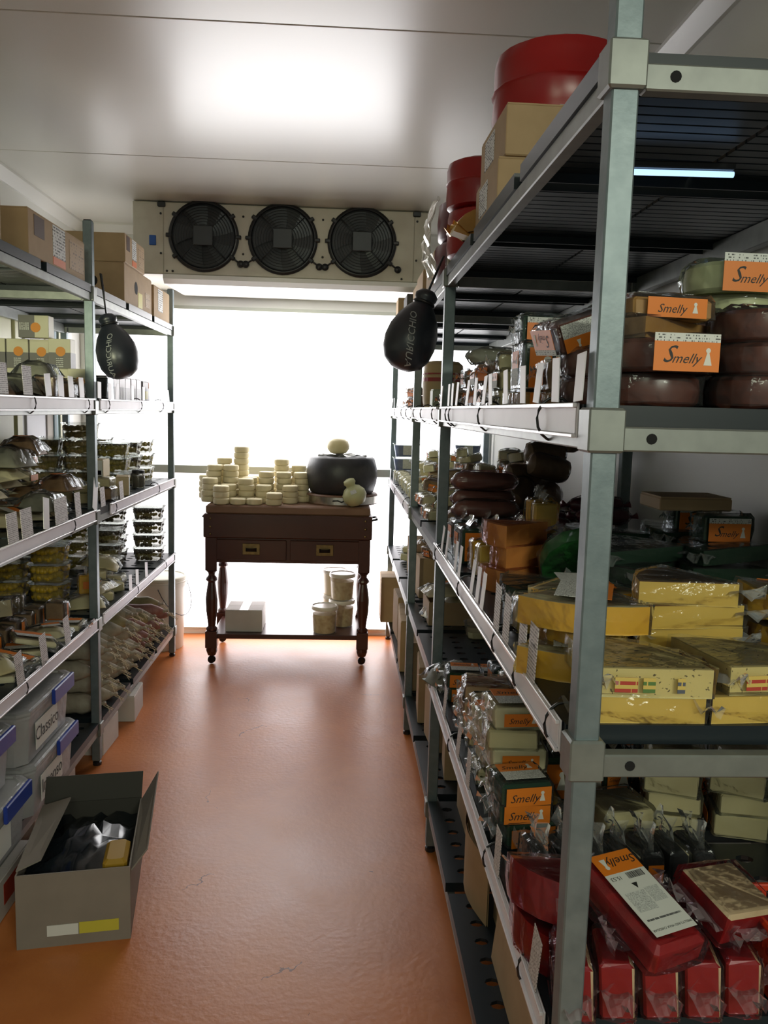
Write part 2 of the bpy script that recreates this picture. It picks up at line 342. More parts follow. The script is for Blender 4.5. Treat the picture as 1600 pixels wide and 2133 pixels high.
for i, (x, z) in enumerate(((-.738, .212), (-.328, .212), (.086, .212))):
    ring = obj('fan', FM['fan_ring'], cool, (x, -.006, z))
    for n in ('shroud', 'grille', 'blade', 'motor_plate'): obj(n, FM[n], ring)
    for a in (35, 145, 180, 0, 215, 325): obj('lug', FM['lug'], ring, rot=(0, math.radians(a), 0))
    for a in ((35,) if i == 0 else (35, 145)): obj('latch', FM['latch'], ring, rot=(0, math.radians(a), 0))
tag(MB().rbox(-1.02, -.985, CY-.010, CY-.0055, 2.245, 2.295, .003).build('warning_sticker', mat('sticker_blue', (0.02, 0.10, 0.38), 0.4)), 'small blue square sticker on the end of the air cooler', 'sticker')
# fluorescent batten beside the cooler
tl = thing('batten_light', 'white tube batten light on the back wall beside the cooler', 'light', (-1.20, 4.88, 2.05), math.radians(0))
MB().rbox(-.05, .05, -.10, .15, .02, .05, .006).build('housing', m_white, tl)
MB().tube([(0, -.10, 0), (0, .02, -.01), (0, .15, 0)], .016, 10).build('tube', mat('tube_off', (0.85, 0.85, 0.80), 0.25), tl, True)

bl = thing('fill_spot_housing', 'grey housing of the added fill spotlight on the left wall', 'light', (XL, .50, 1.62))  # housing added out of view around the fill spotlight
MB().rbox(0, .03, -.05, .05, -.08, .08, .004).build('wall_plate', m_white, bl); MB().tube([(.03, 0, 0), (.25, 0, 0)], .012, 8).build('arm', m_plate, bl)
MB().lathe([(.045, -.03), (.07, .04), (.072, .05), (.066, .05), (.04, -.025)], 20).xf(Matrix.Translation((.25, .02, 0)) @ Matrix.Rotation(-PI/2, 4, 'X')).build('lamp_shade', m_plate, bl, 40)

# ---------------------------------------------------------------- shelving racks
m_post = mat('galvanised_post', (0.21, 0.255, 0.27), 0.45, 0.5, nz=(40, 0.5), col2=(0.15, 0.19, 0.205), bump=(120, 0.05))
m_beam = mat('galvanised_beam', (0.26, 0.275, 0.255), 0.42, 0.5, nz=(25, 0.5), col2=(0.19, 0.20, 0.19))
m_deck = mat('navy_plastic_deck', (0.010, 0.016, 0.021), 0.36, spec=0.4); m_hole = mat('hole_dark', (0.005, 0.005, 0.006), 0.9)
LEV = [1.85, 1.435, 1.02, 0.60, 0.18]
PT = 0.032
def perforated(L, D, t=.026):
    mb = MB(); nx, ny = 8, 6; ex, ey = .02, .02; cx, cy = (D-2*ex)/nx, (L-2*ey)/ny
    mb.box(0, D, 0, ey, -t, 0); mb.box(0, D, L-ey, L, -t, 0); mb.box(0, ex, ey, L-ey, -t, 0); mb.box(D-ex, D, ey, L-ey, -t, 0)
    for i in range(nx):
        for j in range(ny):
            x, y = ex+(i+.5)*cx, ey+(j+.5)*cy; n = 8
            sq = [(x+cx/2*max(-1, min(1, 1.4142*math.cos(2*PI*k/n+PI/8*0))), y+cy/2*max(-1, min(1, 1.4142*math.sin(2*PI*k/n)))) for k in range(n)]
            ci = [(x+.017*math.cos(2*PI*k/n), y+.013*math.sin(2*PI*k/n)) for k in range(n)]
            vs = [(a, b, 0) for a, b in sq]+[(a, b, 0) for a, b in ci]+[(a, b, -.008) for a, b in ci]+[(a, b, -.008) for a, b in sq]
            fs = []
            for k in range(n):
                q = (k+1) % n; fs += [(k, q, n+q, n+k), (n+k, n+q, 2*n+q, 2*n+k), (2*n+k, 2*n+q, 3*n+q, 3*n+k)]
            mb.add(vs, fs)
    return mb
RACKS = {}
def rack(key, label, xf, s, depth, y0, y1, near_posts=True, far_posts=True, npan=3, tops=(2.08, 2.08)):
    """xf: aisle-side plane, s: +1 shelves run to +x, -1 to -x"""
    t = thing('storage_rack', label, 'shelving rack', (xf, y0, 0), 0, None)
    X = lambda d: s*d
    def bx(nm, d0, d1, a, b, z0, z1, m, c=.002, par=t):
        q = sorted((X(d0), X(d1))); return MB().rbox(q[0], q[1], a, b, z0, z1, c).build(nm, m, par)
    Ln = y1-y0
    ends = ([0.0] if near_posts else []) + ([Ln] if far_posts else [])
    pms = {h: MB().rbox(-PT/2, PT/2, -PT/2, PT/2, .02, h, .003).mesh('post', m_post) for h in set(tops)}
    fm = MB().lathe([(.017, 0), (.017, .012), (.011, .016), (.011, .024)], 10).mesh('foot', m_black)
    cm = MB().rbox(-.0225, .0225, -.0225, .0225, -.058, -.004, .003).mesh('clamp', m_beam)
    capm = MB().rbox(-.013, .013, -.013, .013, -.002, .003, .001).mesh('post_cap', m_hole)
    holem = MB().lathe([(.0001, 0), (.0065, 0), (.0065, .001), (.0001, .001)], 12, cap=False).xf(Matrix.Rotation(PI/2, 4, 'X')).mesh('bolt_hole', m_hole)
    for y in ends:
        for d in (PT/2, depth-PT/2):
            hp = tops[0 if y == 0.0 else 1]
            p = obj('post', pms[hp], t, (X(d), y, 0)); obj('foot', fm, p); obj('post_cap', capm, p, (0, 0, hp))
            for z in LEV: obj('clamp', cm, p, (0, 0, z))
    for li, z in enumerate(LEV):
        bx('front_beam', .004, .026, .024, Ln-.024, z-.056, z-.028, m_beam)
        bx('back_beam', depth-.026, depth-.004, .024, Ln-.024, z-.060, z-.012, m_beam)
        for y in ends:
            e = bx('end_beam', .040, depth-.040, y-.011, y+.011, z-.056, z-.026, m_beam)
            if y == 0.0:
                for d in (.075, depth-.075): obj('bolt_hole', holem, e, (X(d), -.0112, z-.040))
        gap = .05; pl = (Ln-.05-gap*(npan-1))/npan
        for k in range(npan):
            a = .025+k*(pl+gap)
            if li == 0:
                fr = MB(); xs = [X(0), X(.022), X(depth-.022), X(depth)]; ys = [a, a+.004, a+pl-.004, a+pl]; fs = []
                for zz in (z-.028, z):
                    fr.v += [(x, y, zz) for y in ys for x in xs]
                I = lambda i, j, k: k*16+j*4+i
                for i in range(3):
                    for j in range(3):
                        if i == 1 and j == 1: continue
                        fs += [(I(i,j,1), I(i+1,j,1), I(i+1,j+1,1), I(i,j+1,1)), (I(i,j,0), I(i,j+1,0), I(i+1,j+1,0), I(i+1,j,0))]
                for ring in ([(0,0),(1,0),(2,0),(3,0),(3,1),(3,2),(3,3),(2,3),(1,3),(0,3),(0,2),(0,1)], [(1,1),(1,2),(2,2),(2,1)]):
                    for u, w in zip(ring, ring[1:]+ring[:1]): fs.append((I(*u,0), I(*w,0), I(*w,1), I(*u,1)))
                fr.f = [f if s > 0 else f[::-1] for f in fs]; fr.m = [0]*len(fs)
                pn = fr.build('shelf_panel', m_deck, t); ns = int(round((pl-.008)/.031)); sl = (pl-.008)/ns
                for d0, d1 in ((.022, depth*.5-.004), (depth*.5+.004, depth-.022)):
                    q = sorted((X(d0), X(d1))); sm = MB().box(q[0], q[1], 0, sl-.0055, -.012, 0).mesh('slat', m_deck)
                    for i in range(ns): obj('slat', sm, pn, (0, a+.004+i*sl+.003, z))
            else:
                key2 = (round(pl, 3), s)
                if key2 not in RACKS:
                    mb = perforated(pl, depth)
                    if s < 0: mb.v = [(-x, y, zz) for x, y, zz in mb.v]; mb.f = [f[::-1] for f in mb.f]
                    RACKS[key2] = mb.mesh('shelf_panel', m_deck)
                obj('shelf_panel', RACKS[key2], t, (0, a, z))
    return t
RX0, LX0, DEP = 0.30, -0.925, 0.60
RK_A = rack('A', 'galvanised shelving rack beside the doorway, loaded with yellow and red waxed cheeses', RX0, 1, DEP, 0.985, 2.50, tops=(2.2, 1.845))
RK_B = rack('B', 'short galvanised rack bay between two longer racks, with a black pear cheese hanging on it', RX0, 1, DEP, 2.50, 3.47, near_posts=False, npan=2, tops=(1.845, 1.845))
RK_C = rack('C', 'galvanised rack bay standing against the backlit window beside the black cheese wheel', RX0, 1, DEP, 3.47, 4.98, near_posts=False, tops=(1.845, 1.845))
RK_D = rack('D', 'galvanised rack of bagged pale cheeses with clear storage tubs at its foot', LX0, -1, DEP, 1.62, 3.14)
RK_E = rack('E', 'galvanised rack bay with olive tubs and salamis beside the white bucket', LX0, -1, DEP, 3.14, 4.58, near_posts=False, tops=(2.08, 2.04))
# ---------------------------------------------------------------- goods: materials
def speck_mat(name, col, speck, scale=90, thr=0.64, rough=0.5):
    if name in MATS: return MATS[name]
    m = mat(name, col, rough, spec=0.4); nt = m.node_tree; N = nt.nodes; L = nt.links; b = N['Principled BSDF']
    tc = N.new('ShaderNodeTexCoord'); n = N.new('ShaderNodeTexNoise'); n.inputs['Scale'].default_value = scale; n.inputs['Detail'].default_value = 1.5
    mp = N.new('ShaderNodeMapping'); mp.inputs['Scale'].default_value = (0.6, 1.3, 1.3); L.new(tc.outputs['Object'], mp.inputs[0]); L.new(mp.outputs[0], n.inputs['Vector'])
    g = N.new('ShaderNodeMapRange'); g.inputs['From Min'].default_value = thr; g.inputs['From Max'].default_value = thr+.03; L.new(n.outputs['Fac'], g.inputs['Value'])
    mx = N.new('ShaderNodeMix'); mx.data_type = 'RGBA'; mx.inputs['A'].default_value = (*col, 1); mx.inputs['B'].default_value = (*speck, 1)
    L.new(g.outputs[0], mx.inputs['Factor']); L.new(mx.outputs['Result'], b.inputs['Base Color']); return m
film = film_mat('clear_wrap', base=0.02); film_pink = film_mat('pinkish_wrap', (0.95, 0.82, 0.90), 0.008); film_milky = film_mat('milky_wrap', (0.90, 0.90, 0.86), 0.26, 0.25)
film_flap = film_mat('wrap_flap_clear', (0.93, 0.95, 0.97), 0.11, 0.10); flap_pink = film_mat('wrap_flap_pink', (0.96, 0.84, 0.90), 0.14, 0.10)
def flapm(w): return flap_pink if w == film_pink else film_flap
tubm = film_mat('clear_tub', (0.93, 0.95, 0.93), 0.05, 0.10); totem = film_mat('tote_plastic', (0.80, 0.80, 0.82), 0.42, 0.22)
C = {
 'pale': mat('paste_pale', (0.66, 0.58, 0.34), 0.5, nz=(14, .5), col2=(0.58, 0.49, 0.26)), 'white': mat('paste_white', (0.78, 0.70, 0.47), 0.5, nz=(14, .5), col2=(0.70, 0.61, 0.37)),
 'yellow': mat('rind_yellow', (0.76, 0.42, 0.02), 0.35, nz=(10, .5), col2=(0.66, 0.34, 0.015)), 'gouda': mat('paste_gouda', (0.70, 0.47, 0.09), 0.45, nz=(12, .5), col2=(0.62, 0.40, 0.06)),
 'speck': speck_mat('paste_cumin', (0.66, 0.52, 0.20), (0.12, 0.085, 0.03), 170, .665), 'speckw': speck_mat('paste_herb', (0.66, 0.56, 0.33), (0.10, 0.09, 0.03), 130, .645),
 'speckr': speck_mat('paste_chilli', (0.56, 0.36, 0.20), (0.25, 0.06, 0.02), 60, .56),
 'green': mat('wax_dark_green', (0.010, 0.042, 0.020), 0.25, spec=.6), 'greenl': mat('wax_green', (0.030, 0.150, 0.035), 0.3, spec=.6, nz=(8, .5), col2=(0.022, 0.11, 0.03)),
 'black': mat('wax_black', (0.010, 0.011, 0.013), 0.22, spec=.6), 'red': mat('wax_red', (0.31, 0.008, 0.008), 0.30, spec=.5, nz=(6, .5), col2=(0.22, 0.006, 0.007)),
 'maroon': mat('wax_maroon', (0.13, 0.018, 0.030), 0.3, spec=.6), 'brown': mat('smoked_brown', (0.13, 0.035, 0.018), 0.3, nz=(9, .6), col2=(0.085, 0.022, 0.014)),
 'tanrind': mat('rind_tan', (0.34, 0.20, 0.085), 0.6, nz=(40, .6), col2=(0.19, 0.10, 0.045)), 'ochre': mat('rind_ochre', (0.42, 0.22, 0.05), 0.5, nz=(20, .6), col2=(0.30, 0.14, 0.03)),
 'cheddar': mat('paste_orange', (0.62, 0.28, 0.055), 0.45), 'mustard': mat('paste_mustard', (0.42, 0.24, 0.02), 0.45), 'greyg': mat('rind_grey', (0.30, 0.29, 0.22), 0.6, nz=(30, .7), col2=(0.16, 0.15, 0.11)),
 'pgreen': mat('paste_pale_green', (0.52, 0.53, 0.30), 0.45), 'sal_w': mat('salami_white', (0.50, 0.46, 0.37), 0.75, nz=(35, .9), col2=(0.27, 0.22, 0.15), bump=(60, .5)),
 'sal_r': mat('salami_red', (0.20, 0.055, 0.050), 0.5, nz=(45, .8), col2=(0.40, 0.22, 0.18), bump=(60, .4)), 'sal_y': mat('salami_ochre', (0.42, 0.36, 0.18), 0.6, nz=(30, .8), col2=(0.22, 0.17, 0.08), bump=(60, .4)),
 'ham': mat('cured_dark', (0.14, 0.032, 0.030), 0.35, nz=(20, .7), col2=(0.24, 0.09, 0.06)), 'blue': mat('pack_blue', (0.03, 0.05, 0.22), 0.35, nz=(25, .8), col2=(0.25, 0.30, 0.45)),
 'olive': mat('olive_green', (0.36, 0.30, 0.05), 0.25, nz=(20, .6), col2=(0.24, 0.19, 0.03)), 'olived': mat('olive_dark', (0.10, 0.075, 0.035), 0.25, nz=(20, .7), col2=(0.025, 0.02, 0.012)),
 'lupin': mat('lupin_yellow', (0.72, 0.46, 0.03), 0.25), 'pickle': mat('pickle_tan', (0.46, 0.34, 0.14), 0.35, nz=(30, .8), col2=(0.26, 0.18, 0.06)), 'kebab': mat('kebab_brown', (0.36, 0.23, 0.12), 0.45, nz=(40, .9), col2=(0.18, 0.10, 0.05)),
}
m_orange = mat('label_orange', (0.74, 0.20, 0.018), 0.45); m_paper = mat('label_paper', (0.70, 0.70, 0.66), 0.6); m_ink = mat('ink', (0.02, 0.02, 0.02), 0.6); m_inkw = mat('ink_white', (0.72, 0.70, 0.64), 0.6)
m_print = print_mat('label_print', (0.66, 0.67, 0.64), (0.06, 0.06, 0.06)); m_cardprint = print_mat('card_print', (0.66, 0.62, 0.62), (0.22, 0.20, 0.20), 16, 24, .46)
m_kraft = mat('kraft_board', (0.42, 0.29, 0.16), 0.75, nz=(18, .5), col2=(0.36, 0.245, 0.13)); m_kraftd = mat('kraft_board_inner', (0.33, 0.23, 0.13), 0.8)
m_greyboard = mat('white_board', (0.62, 0.59, 0.55), 0.7, nz=(12, .5), col2=(0.55, 0.52, 0.48)); m_whitecard = mat('white_card', (0.84, 0.82, 0.86), 0.5)
m_tape = mat('parcel_tape', (0.70, 0.70, 0.72), 0.25); m_kprint = print_mat('kraft_print', (0.42, 0.29, 0.16), (0.13, 0.08, 0.05), 9, 14, .58); m_shipping = print_mat('shipping_label', (0.66, 0.66, 0.64), (0.10, 0.10, 0.10), 10, 12, .50)

# ---------------------------------------------------------------- goods: prototypes and stacking
class Proto:
    """one kind of goods: its parts (name, mesh, parent index, matrix) and a cloud of points for stacking"""
    def __init__(s, name, desc, cat): s.name, s.desc, s.cat, s.parts, s.pts = name, desc, cat, [], None
    def part(s, name, me, parent=None, M=None, solid=True, stuff=False, label=None):
        s.parts.append((name, me, parent, M or Matrix.Identity(4), stuff, label))
        if solid and parent is None:
            ps = []; V = np.array([v.co[:] for v in me.vertices]); Mx = np.array(M or Matrix.Identity(4))
            for p in me.polygons:
                vi = list(p.vertices)
                for k in range(1, len(vi)-1):
                    a, b, c = V[vi[0]], V[vi[k]], V[vi[k+1]]; n = max(1, min(80, int(max(np.linalg.norm(b-a), np.linalg.norm(c-a), np.linalg.norm(c-b))/.0074)+1))
                    ii, jj = np.meshgrid(np.arange(n+1), np.arange(n+1)); k_ = ii+jj <= n; ii, jj = ii[k_][:, None]/n, jj[k_][:, None]/n
                    ps.append(a+(b-a)*ii+(c-a)*jj)
            q = np.vstack(ps) @ Mx[:3, :3].T + Mx[:3, 3]
            s.pts = q if s.pts is None else np.vstack([s.pts, q])
        return len(s.parts)-1
def emit(P, M, label, group=None, name=None, cat=None):
    """put one individual of a kind into the scene"""
    if len(P.parts) == 1:
        o = obj(name or P.name, P.parts[0][1], M=M @ P.parts[0][3]); return tag(o, label, cat or P.cat, group)
    t = thing(name or P.name, label, cat or P.cat, group=group); t.matrix_world = M; made = []
    for nm, me, par, Ml, stf, lb in P.parts:
        o = obj(nm, me, made[par] if par is not None else t, M=Ml); made.append(o)
        if stf: o['kind'] = 'stuff'
        if lb: o['label'] = lb
    return t
class Field:
    RES = .008
    def __init__(s, x0, x1, y0, y1, z):
        s.o = np.array((min(x0, x1)-.1, y0-.1)); s.n = (int((abs(x1-x0)+.2)/s.RES)+2, int((y1-y0+.2)/s.RES)+2); s.H = np.full(s.n, z); s.z = z
    def drop(s, P, x, y, R3, soft=.965):
        """rest an item on what lies below its footprint (a soft heap: a seventh of the footprint carries it)"""
        q = P.pts @ np.array(R3).T; c = q[:, :2].mean(0); xy = c+(q[:, :2]-c)*.93
        ix = ((xy+(x, y)-s.o)/s.RES).astype(int)
        ok = (ix[:, 0] >= 0) & (ix[:, 1] >= 0) & (ix[:, 0] < s.n[0]) & (ix[:, 1] < s.n[1]); ix, q = ix[ok], q[ok]
        flat = ix[:, 0]*s.n[1]+ix[:, 1]; cells, inv = np.unique(flat, return_inverse=True)
        low = np.full(len(cells), 9.); np.minimum.at(low, inv, q[:, 2]); high = np.full(len(cells), -9.); np.maximum.at(high, inv, q[:, 2])
        Hc = s.H.reshape(-1)[cells]; z = max(float(np.quantile(Hc-low, soft)), s.z-float(q[:, 2].min()))+.0006
        s.H.reshape(-1)[cells] = np.maximum(Hc, high+z); return z
def put(P, F, x, y, rz=0.0, tx=0.0, ty=0.0, where='', sc=1.0, label=None, group=None):
    R3 = (Matrix.Rotation(math.radians(rz), 3, 'Z') @ Matrix.Rotation(math.radians(ty), 3, 'Y') @ Matrix.Rotation(math.radians(tx), 3, 'X'))*sc
    z = F.drop(P, x, y, R3)
    return emit(P, Matrix.Translation((x, y, z)) @ R3.to_4x4(), label or (P.desc+' '+where).strip(), group or ('goods '+where).strip())
def RF(y0, y1, z): return Field(RX0, RX0+DEP, y0, y1, z)
def LF(y0, y1, z): return Field(LX0-DEP, LX0, y0, y1, z)
FA = [RF(.985, 2.5, z) for z in LEV]; FB = [RF(2.5, 3.47, z) for z in LEV]; FC = [RF(3.47, 4.98, z) for z in LEV]
FD = [LF(1.62, 3.14, z) for z in LEV]; FE = [LF(3.14, 4.58, z) for z in LEV]
rx = lambda d: RX0+d
lx = lambda d: LX0-d

def wrap_of(mb, seed, off=.0030, amp=.0065, cuts=1, m=None):
    """a crinkled film around a body: the body's hull, subdivided and pushed out unevenly"""
    bm = bmesh.new(); vs = [bm.verts.new(v) for v in mb.v]
    bmesh.ops.remove_doubles(bm, verts=bm.verts, dist=1e-5)
    r = bmesh.ops.convex_hull(bm, input=bm.verts); bmesh.ops.delete(bm, geom=list({g for g in r['geom_interior']+r['geom_unused'] if isinstance(g, bmesh.types.BMVert)}), context='VERTS')
    long = [e for e in bm.edges if e.calc_length() > .035]
    if long: bmesh.ops.subdivide_edges(bm, edges=long, cuts=cuts, use_grid_fill=True)
    bmesh.ops.triangulate(bm, faces=bm.faces); bm.normal_update(); r = random.Random(seed)
    zmin = min(v.co.z for v in bm.verts)
    for v in bm.verts:
        k = off+r.uniform(0, amp); n = v.normal.copy()
        if v.co.z-zmin < .004: n.z = 0; k *= .7
        v.co += n*k; v.co.z = max(v.co.z, zmin)
    me = bpy.data.meshes.new('plastic_wrap'); bm.to_mesh(me); bm.free(); me.materials.append(m or film); return me
def fin(w, l, seed, amp=.012, gather=.6):
    r = random.Random(seed); nu, nv = 6, 3; off = [[r.uniform(-amp, amp) for _ in range(nv+1)] for _ in range(nu+1)]
    return MB().grid(lambda u, v: ((u-.5)*w*(1-gather*(1-v)*.5*(1 if seed % 2 else 0)-.15*v), l*v, off[round(u*nu)][round(v*nv)]*(0.3+v)+l*.15*v*v), nu, nv)
def label_parts(P, M, w, h, style='orange', txt=True, flip=False):
    """shop label on a pack: orange half with script name and a small white figure, white half with print"""
    if flip: M = M @ Matrix.Rotation(PI, 4, 'Z')
    oh = {'orange': h, 'both': h*.5, 'strip': h*.78, 'white': 0}[style]
    lab = None
    if style == 'strip':
        lab = P.part('label', MB().box(-w/2, w/2, -h/2, h/2-(h-oh), 0, .0007).mesh('label', m_orange), None, M, solid=False, label='orange shop label')
        P.part('price_print', MB().box(-w/2, w/2, h/2-(h-oh), h/2, 0, .0007).mesh('price_print', print_mat('strip_print', (.66, .67, .64), (.10, .10, .10), 3, 40, .55), uv=(0, 1)), lab, solid=False)
        if txt:
            cy = -h/2+oh/2; s = min(oh*.70, w*.28)
            P.part('lettering', text_mesh('S', s*1.25, 'ink', m_ink, .45), lab, Matrix.Translation((-w*.30, cy+oh*.04, .0010)), solid=False); P.part('lettering', text_mesh('melly', s*.72, 'ink', m_ink, .45), lab, Matrix.Translation((-w*.02, cy-oh*.08, .0010)), solid=False)
            g = MB().lathe([(.0001, 0), (oh*.09, 0)], 8, w*.32, cy+oh*.22, cap=False); g.prism([(w*.32-oh*.04, cy+oh*.14), (w*.32-oh*.15, cy-oh*.28), (w*.32+oh*.15, cy-oh*.28), (w*.32+oh*.04, cy+oh*.14)], -.0001, .0001)
            P.part('figure_print', g.xf(Matrix.Translation((0, 0, .0010))).mesh('figure_print', m_inkw), lab, solid=False)
        return
    if oh: lab = P.part('label', MB().box(-w/2, w/2, h/2-oh, h/2, 0, .0007).mesh('label', m_orange), None, M, solid=False, label='orange shop label')
    if oh < h:
        k = P.part('price_print', MB().box(-w/2, w/2, -h/2, h/2-oh, 0, .0007).mesh('price_print', m_print, uv=(0, 1)), lab, Matrix.Identity(4) if lab is not None else M, solid=False)
        lab = k if lab is None else lab
    if txt and oh:
        cy = h/2-oh/2; s = min(oh*.62, w*.26)
        P.part('lettering', text_mesh('Smelly', s, 'ink', m_ink, .35), lab, Matrix.Translation((-w*.10, cy-oh*.08, .0010)), solid=False)
        g = MB().lathe([(.0001, 0), (oh*.10, 0)], 8, w*.30, cy+oh*.20, cap=False); g.prism([(w*.30-oh*.05, cy+oh*.12), (w*.30-oh*.16, cy-oh*.25), (w*.30+oh*.16, cy-oh*.25), (w*.30+oh*.05, cy+oh*.12)], -.0001, .0001)
        P.part('figure_print', g.xf(Matrix.Translation((0, 0, .0010))).mesh('figure_print', m_inkw), lab, solid=False)
FACE = {}
def face_M(c, n, up):
    n = Vector(n).normalized(); up = Vector(up); u = up.cross(n).normalized(); v = n.cross(u)
    return Matrix(((u.x, v.x, n.x, c[0]), (u.y, v.y, n.y, c[1]), (u.z, v.z, n.z, c[2]), (0, 0, 0, 1)))
seedc = [100]
def sd(): seedc[0] += 1; return seedc[0]

def p_block(desc, w, d, h, m, lab=None, wrap=film, fins=(), name='cheese_block', cat='cheese', m2=None, c=.004, txt=True, m2side=False):
    """block lying flat, base at z=0; lab=[(face, style, frac_w, frac_h, flip)]"""
    P = Proto(name, desc, cat); mb = MB().rbox(-w/2, w/2, -d/2, d/2, 0, h, c).jit(.0012, sd())
    if m2:
        for i, f in enumerate(mb.f):
            zs = [mb.v[k][2] for k in f]
            if (not m2side and min(zs) > h-.006) or (m2side and min(mb.v[k][0] for k in f) > w/2-.006): mb.m[i] = 1
    P.part('cheese', mb.mesh('cheese', [m, m2] if m2 else m))
    if wrap: P.part('plastic_wrap', wrap_of(MB().rbox(-w/2, w/2, -d/2, d/2, 0, h, c), sd(), m=wrap), solid=False)
    e = .0085
    for face, style, fw, fh, *fl in (lab or []):
        M = {'top': face_M((0, 0, h+e), (0, 0, 1), (0, 1, 0)), 'front': face_M((0, -d/2-e, h/2), (0, -1, 0), (0, 0, 1)), 'left': face_M((-w/2-e, 0, h/2), (-1, 0, 0), (0, 0, 1)),
             'right': face_M((w/2+e, 0, h/2), (1, 0, 0), (0, 0, 1))}[face]
        W_, H_ = {'top': (w, d), 'front': (w, h), 'left': (d, h), 'right': (d, h)}[face]
        label_parts(P, M, W_*fw, H_*fh, style, txt, bool(fl and fl[0]))
    for side, l in fins:
        if side == 'top':
            f = fin(d*.9, l, sd()).xf(Matrix.Translation((0, 0, h-.002)) @ Matrix.Rotation(PI/2, 4, 'Z') @ Matrix.Rotation(PI/2-.25, 4, 'X')); P.part('wrap_flap', f.mesh('wrap_flap', flapm(wrap)), None, solid=False); continue
        a = {'left': -90, 'right': 90, 'front': 180, 'back': 0}[side]; ww = (d if side in ('left', 'right') else w)*.95; dist = (w if side in ('left', 'right') else d)/2
        f = fin(ww, l, sd()).xf(Matrix.Rotation(math.radians(-a if side in ('left', 'right') else a), 4, 'Z') @ Matrix.Translation((0, dist, h*.5)))
        P.part('wrap_flap', f.mesh('wrap_flap', flapm(wrap)), None, solid=False)
    return P
def wedge_poly(r, ang, n=5, cut=0.0):
    a = math.radians(ang); pts = [(r*math.cos(-a/2+a*k/n), r*math.sin(-a/2+a*k/n)) for k in range(n+1)]
    pts = ([(cut*math.cos(-a/2), cut*math.sin(-a/2)), ] if cut else [(0, 0)]) + pts + ([(cut*math.cos(a/2), cut*math.sin(a/2))] if cut else [])
    return [(x-r*.58, y) for x, y in pts]
def p_wedge(desc, r, ang, h, paste, rind, top=None, lab=None, wrap=film, fins=0, name='cheese_wedge', cat='cheese', txt=True, flaplen=.05):
    P = Proto(name, desc, cat); poly = wedge_poly(r, ang, 6 if ang > 60 else 4); n = len(poly)
    mb = MB().prism(poly, 0, h, side=[0]+[1]*(n-2)+[0], top={None: 1, 'paste': 0}.get(top, 2))
    mats = [paste, rind]+([top] if top not in (None, 'paste') else [])
    P.part('cheese', mb.mesh('cheese', mats, smooth=30))
    if wrap: P.part('plastic_wrap', wrap_of(mb, sd(), m=wrap), solid=False)
    e = .0085
    for face, style, w_, h_, *fl in (lab or []):
        if face == 'top': M = face_M((-.02*r, 0, h+e), (0, 0, 1), (0, 1, 0))
        elif face == 'rim': M = face_M((r*.42+e, 0, h/2), (1, 0, 0), (0, 0, 1))
        else:
            s = 1 if face == 'sideA' else -1; a = math.radians(ang/2)*s; mid = Vector((r*.5*math.cos(a)-r*.58, r*.5*math.sin(a), h/2)); nn = Vector((-math.sin(a)*s, math.cos(a)*s, 0))
            M = face_M(mid+nn*e, nn, (0, 0, 1))
        label_parts(P, M, w_, h_, style, txt, bool(fl and fl[0]))
    for k in range(fins):
        f = fin(.05, flaplen, sd()).xf(Matrix.Rotation(math.radians(90 if k == 0 else -30), 4, 'Z') @ Matrix.Translation((0, r*.5, h*.6)))
        P.part('wrap_flap', f.mesh('wrap_flap', flapm(wrap)), None, solid=False)
    return P
def p_log(desc, r, l, m, wrap=film, knots=True, name='cheese_log', cat='cheese', end=None, lab=None, taper=.75):
    P = Proto(name, desc, cat); prof = [(.15*r, -l/2), (taper*r, -l/2+.012), (r, -l/2+.035), (r*1.02, 0), (r, l/2-.035), (taper*r, l/2-.012), (.15*r, l/2)]
    mb = MB().lathe(prof, 12).jit(.0018, sd()); T = Matrix.Translation((0, 0, r)) @ Matrix.Rotation(PI/2, 4, 'Y'); mb.xf(T)
    zm = min(v[2] for v in mb.v); mb.xf(Matrix.Translation((0, 0, -zm))); P.part('body', mb.mesh('body', m, smooth=50))
    if wrap: P.part('plastic_wrap', wrap_of(mb, sd(), .003, .004, m=wrap), solid=False)
    if knots:
        for s in (-1, 1):
            k = MB().tube([(s*(l/2-.004), 0, r), (s*(l/2+.010), .002, r), (s*(l/2+.024), -.002, r+.004)], .008, 7, rs=[.006, .005, .011])
            P.part('tied_end', k.mesh('tied_end', end or m, smooth=True), None, solid=False)
    if lab: label_parts(P, face_M((0, -r*.5, r*1.87+.005), (0, -.5, .87), (0, .87, .5)), lab[1], lab[2], lab[0], True)
    return P
def p_disc(desc, r, h, m, lab=None, wrap=film, name='round_cheese', cat='cheese', n=20, bulge=1.03, mtop=None, fl=False):
    P = Proto(name, desc, cat); b = min(h*.14, r*.10)
    mb = MB().lathe([(r-b, 0), (r, b), (r*bulge, h/2), (r, h-b), (r-b, h), (.001, h)], n, mats=[0, 0, 0, 0, 1 if mtop else 0]); P.part('cheese', mb.mesh('cheese', [m, mtop] if mtop else m, smooth=28))
    if wrap: P.part('plastic_wrap', wrap_of(mb, sd(), m=wrap), solid=False)
    for face, style, w_, h_ in (lab or []):
        M = face_M((0, 0, h+.0085), (0, 0, 1), (0, 1, 0)) if face == 'top' else face_M((0, -r*bulge-.0085, h*.55), (0, -1, 0), (0, 0, 1))
        label_parts(P, M, w_, h_, style, True)
    return P
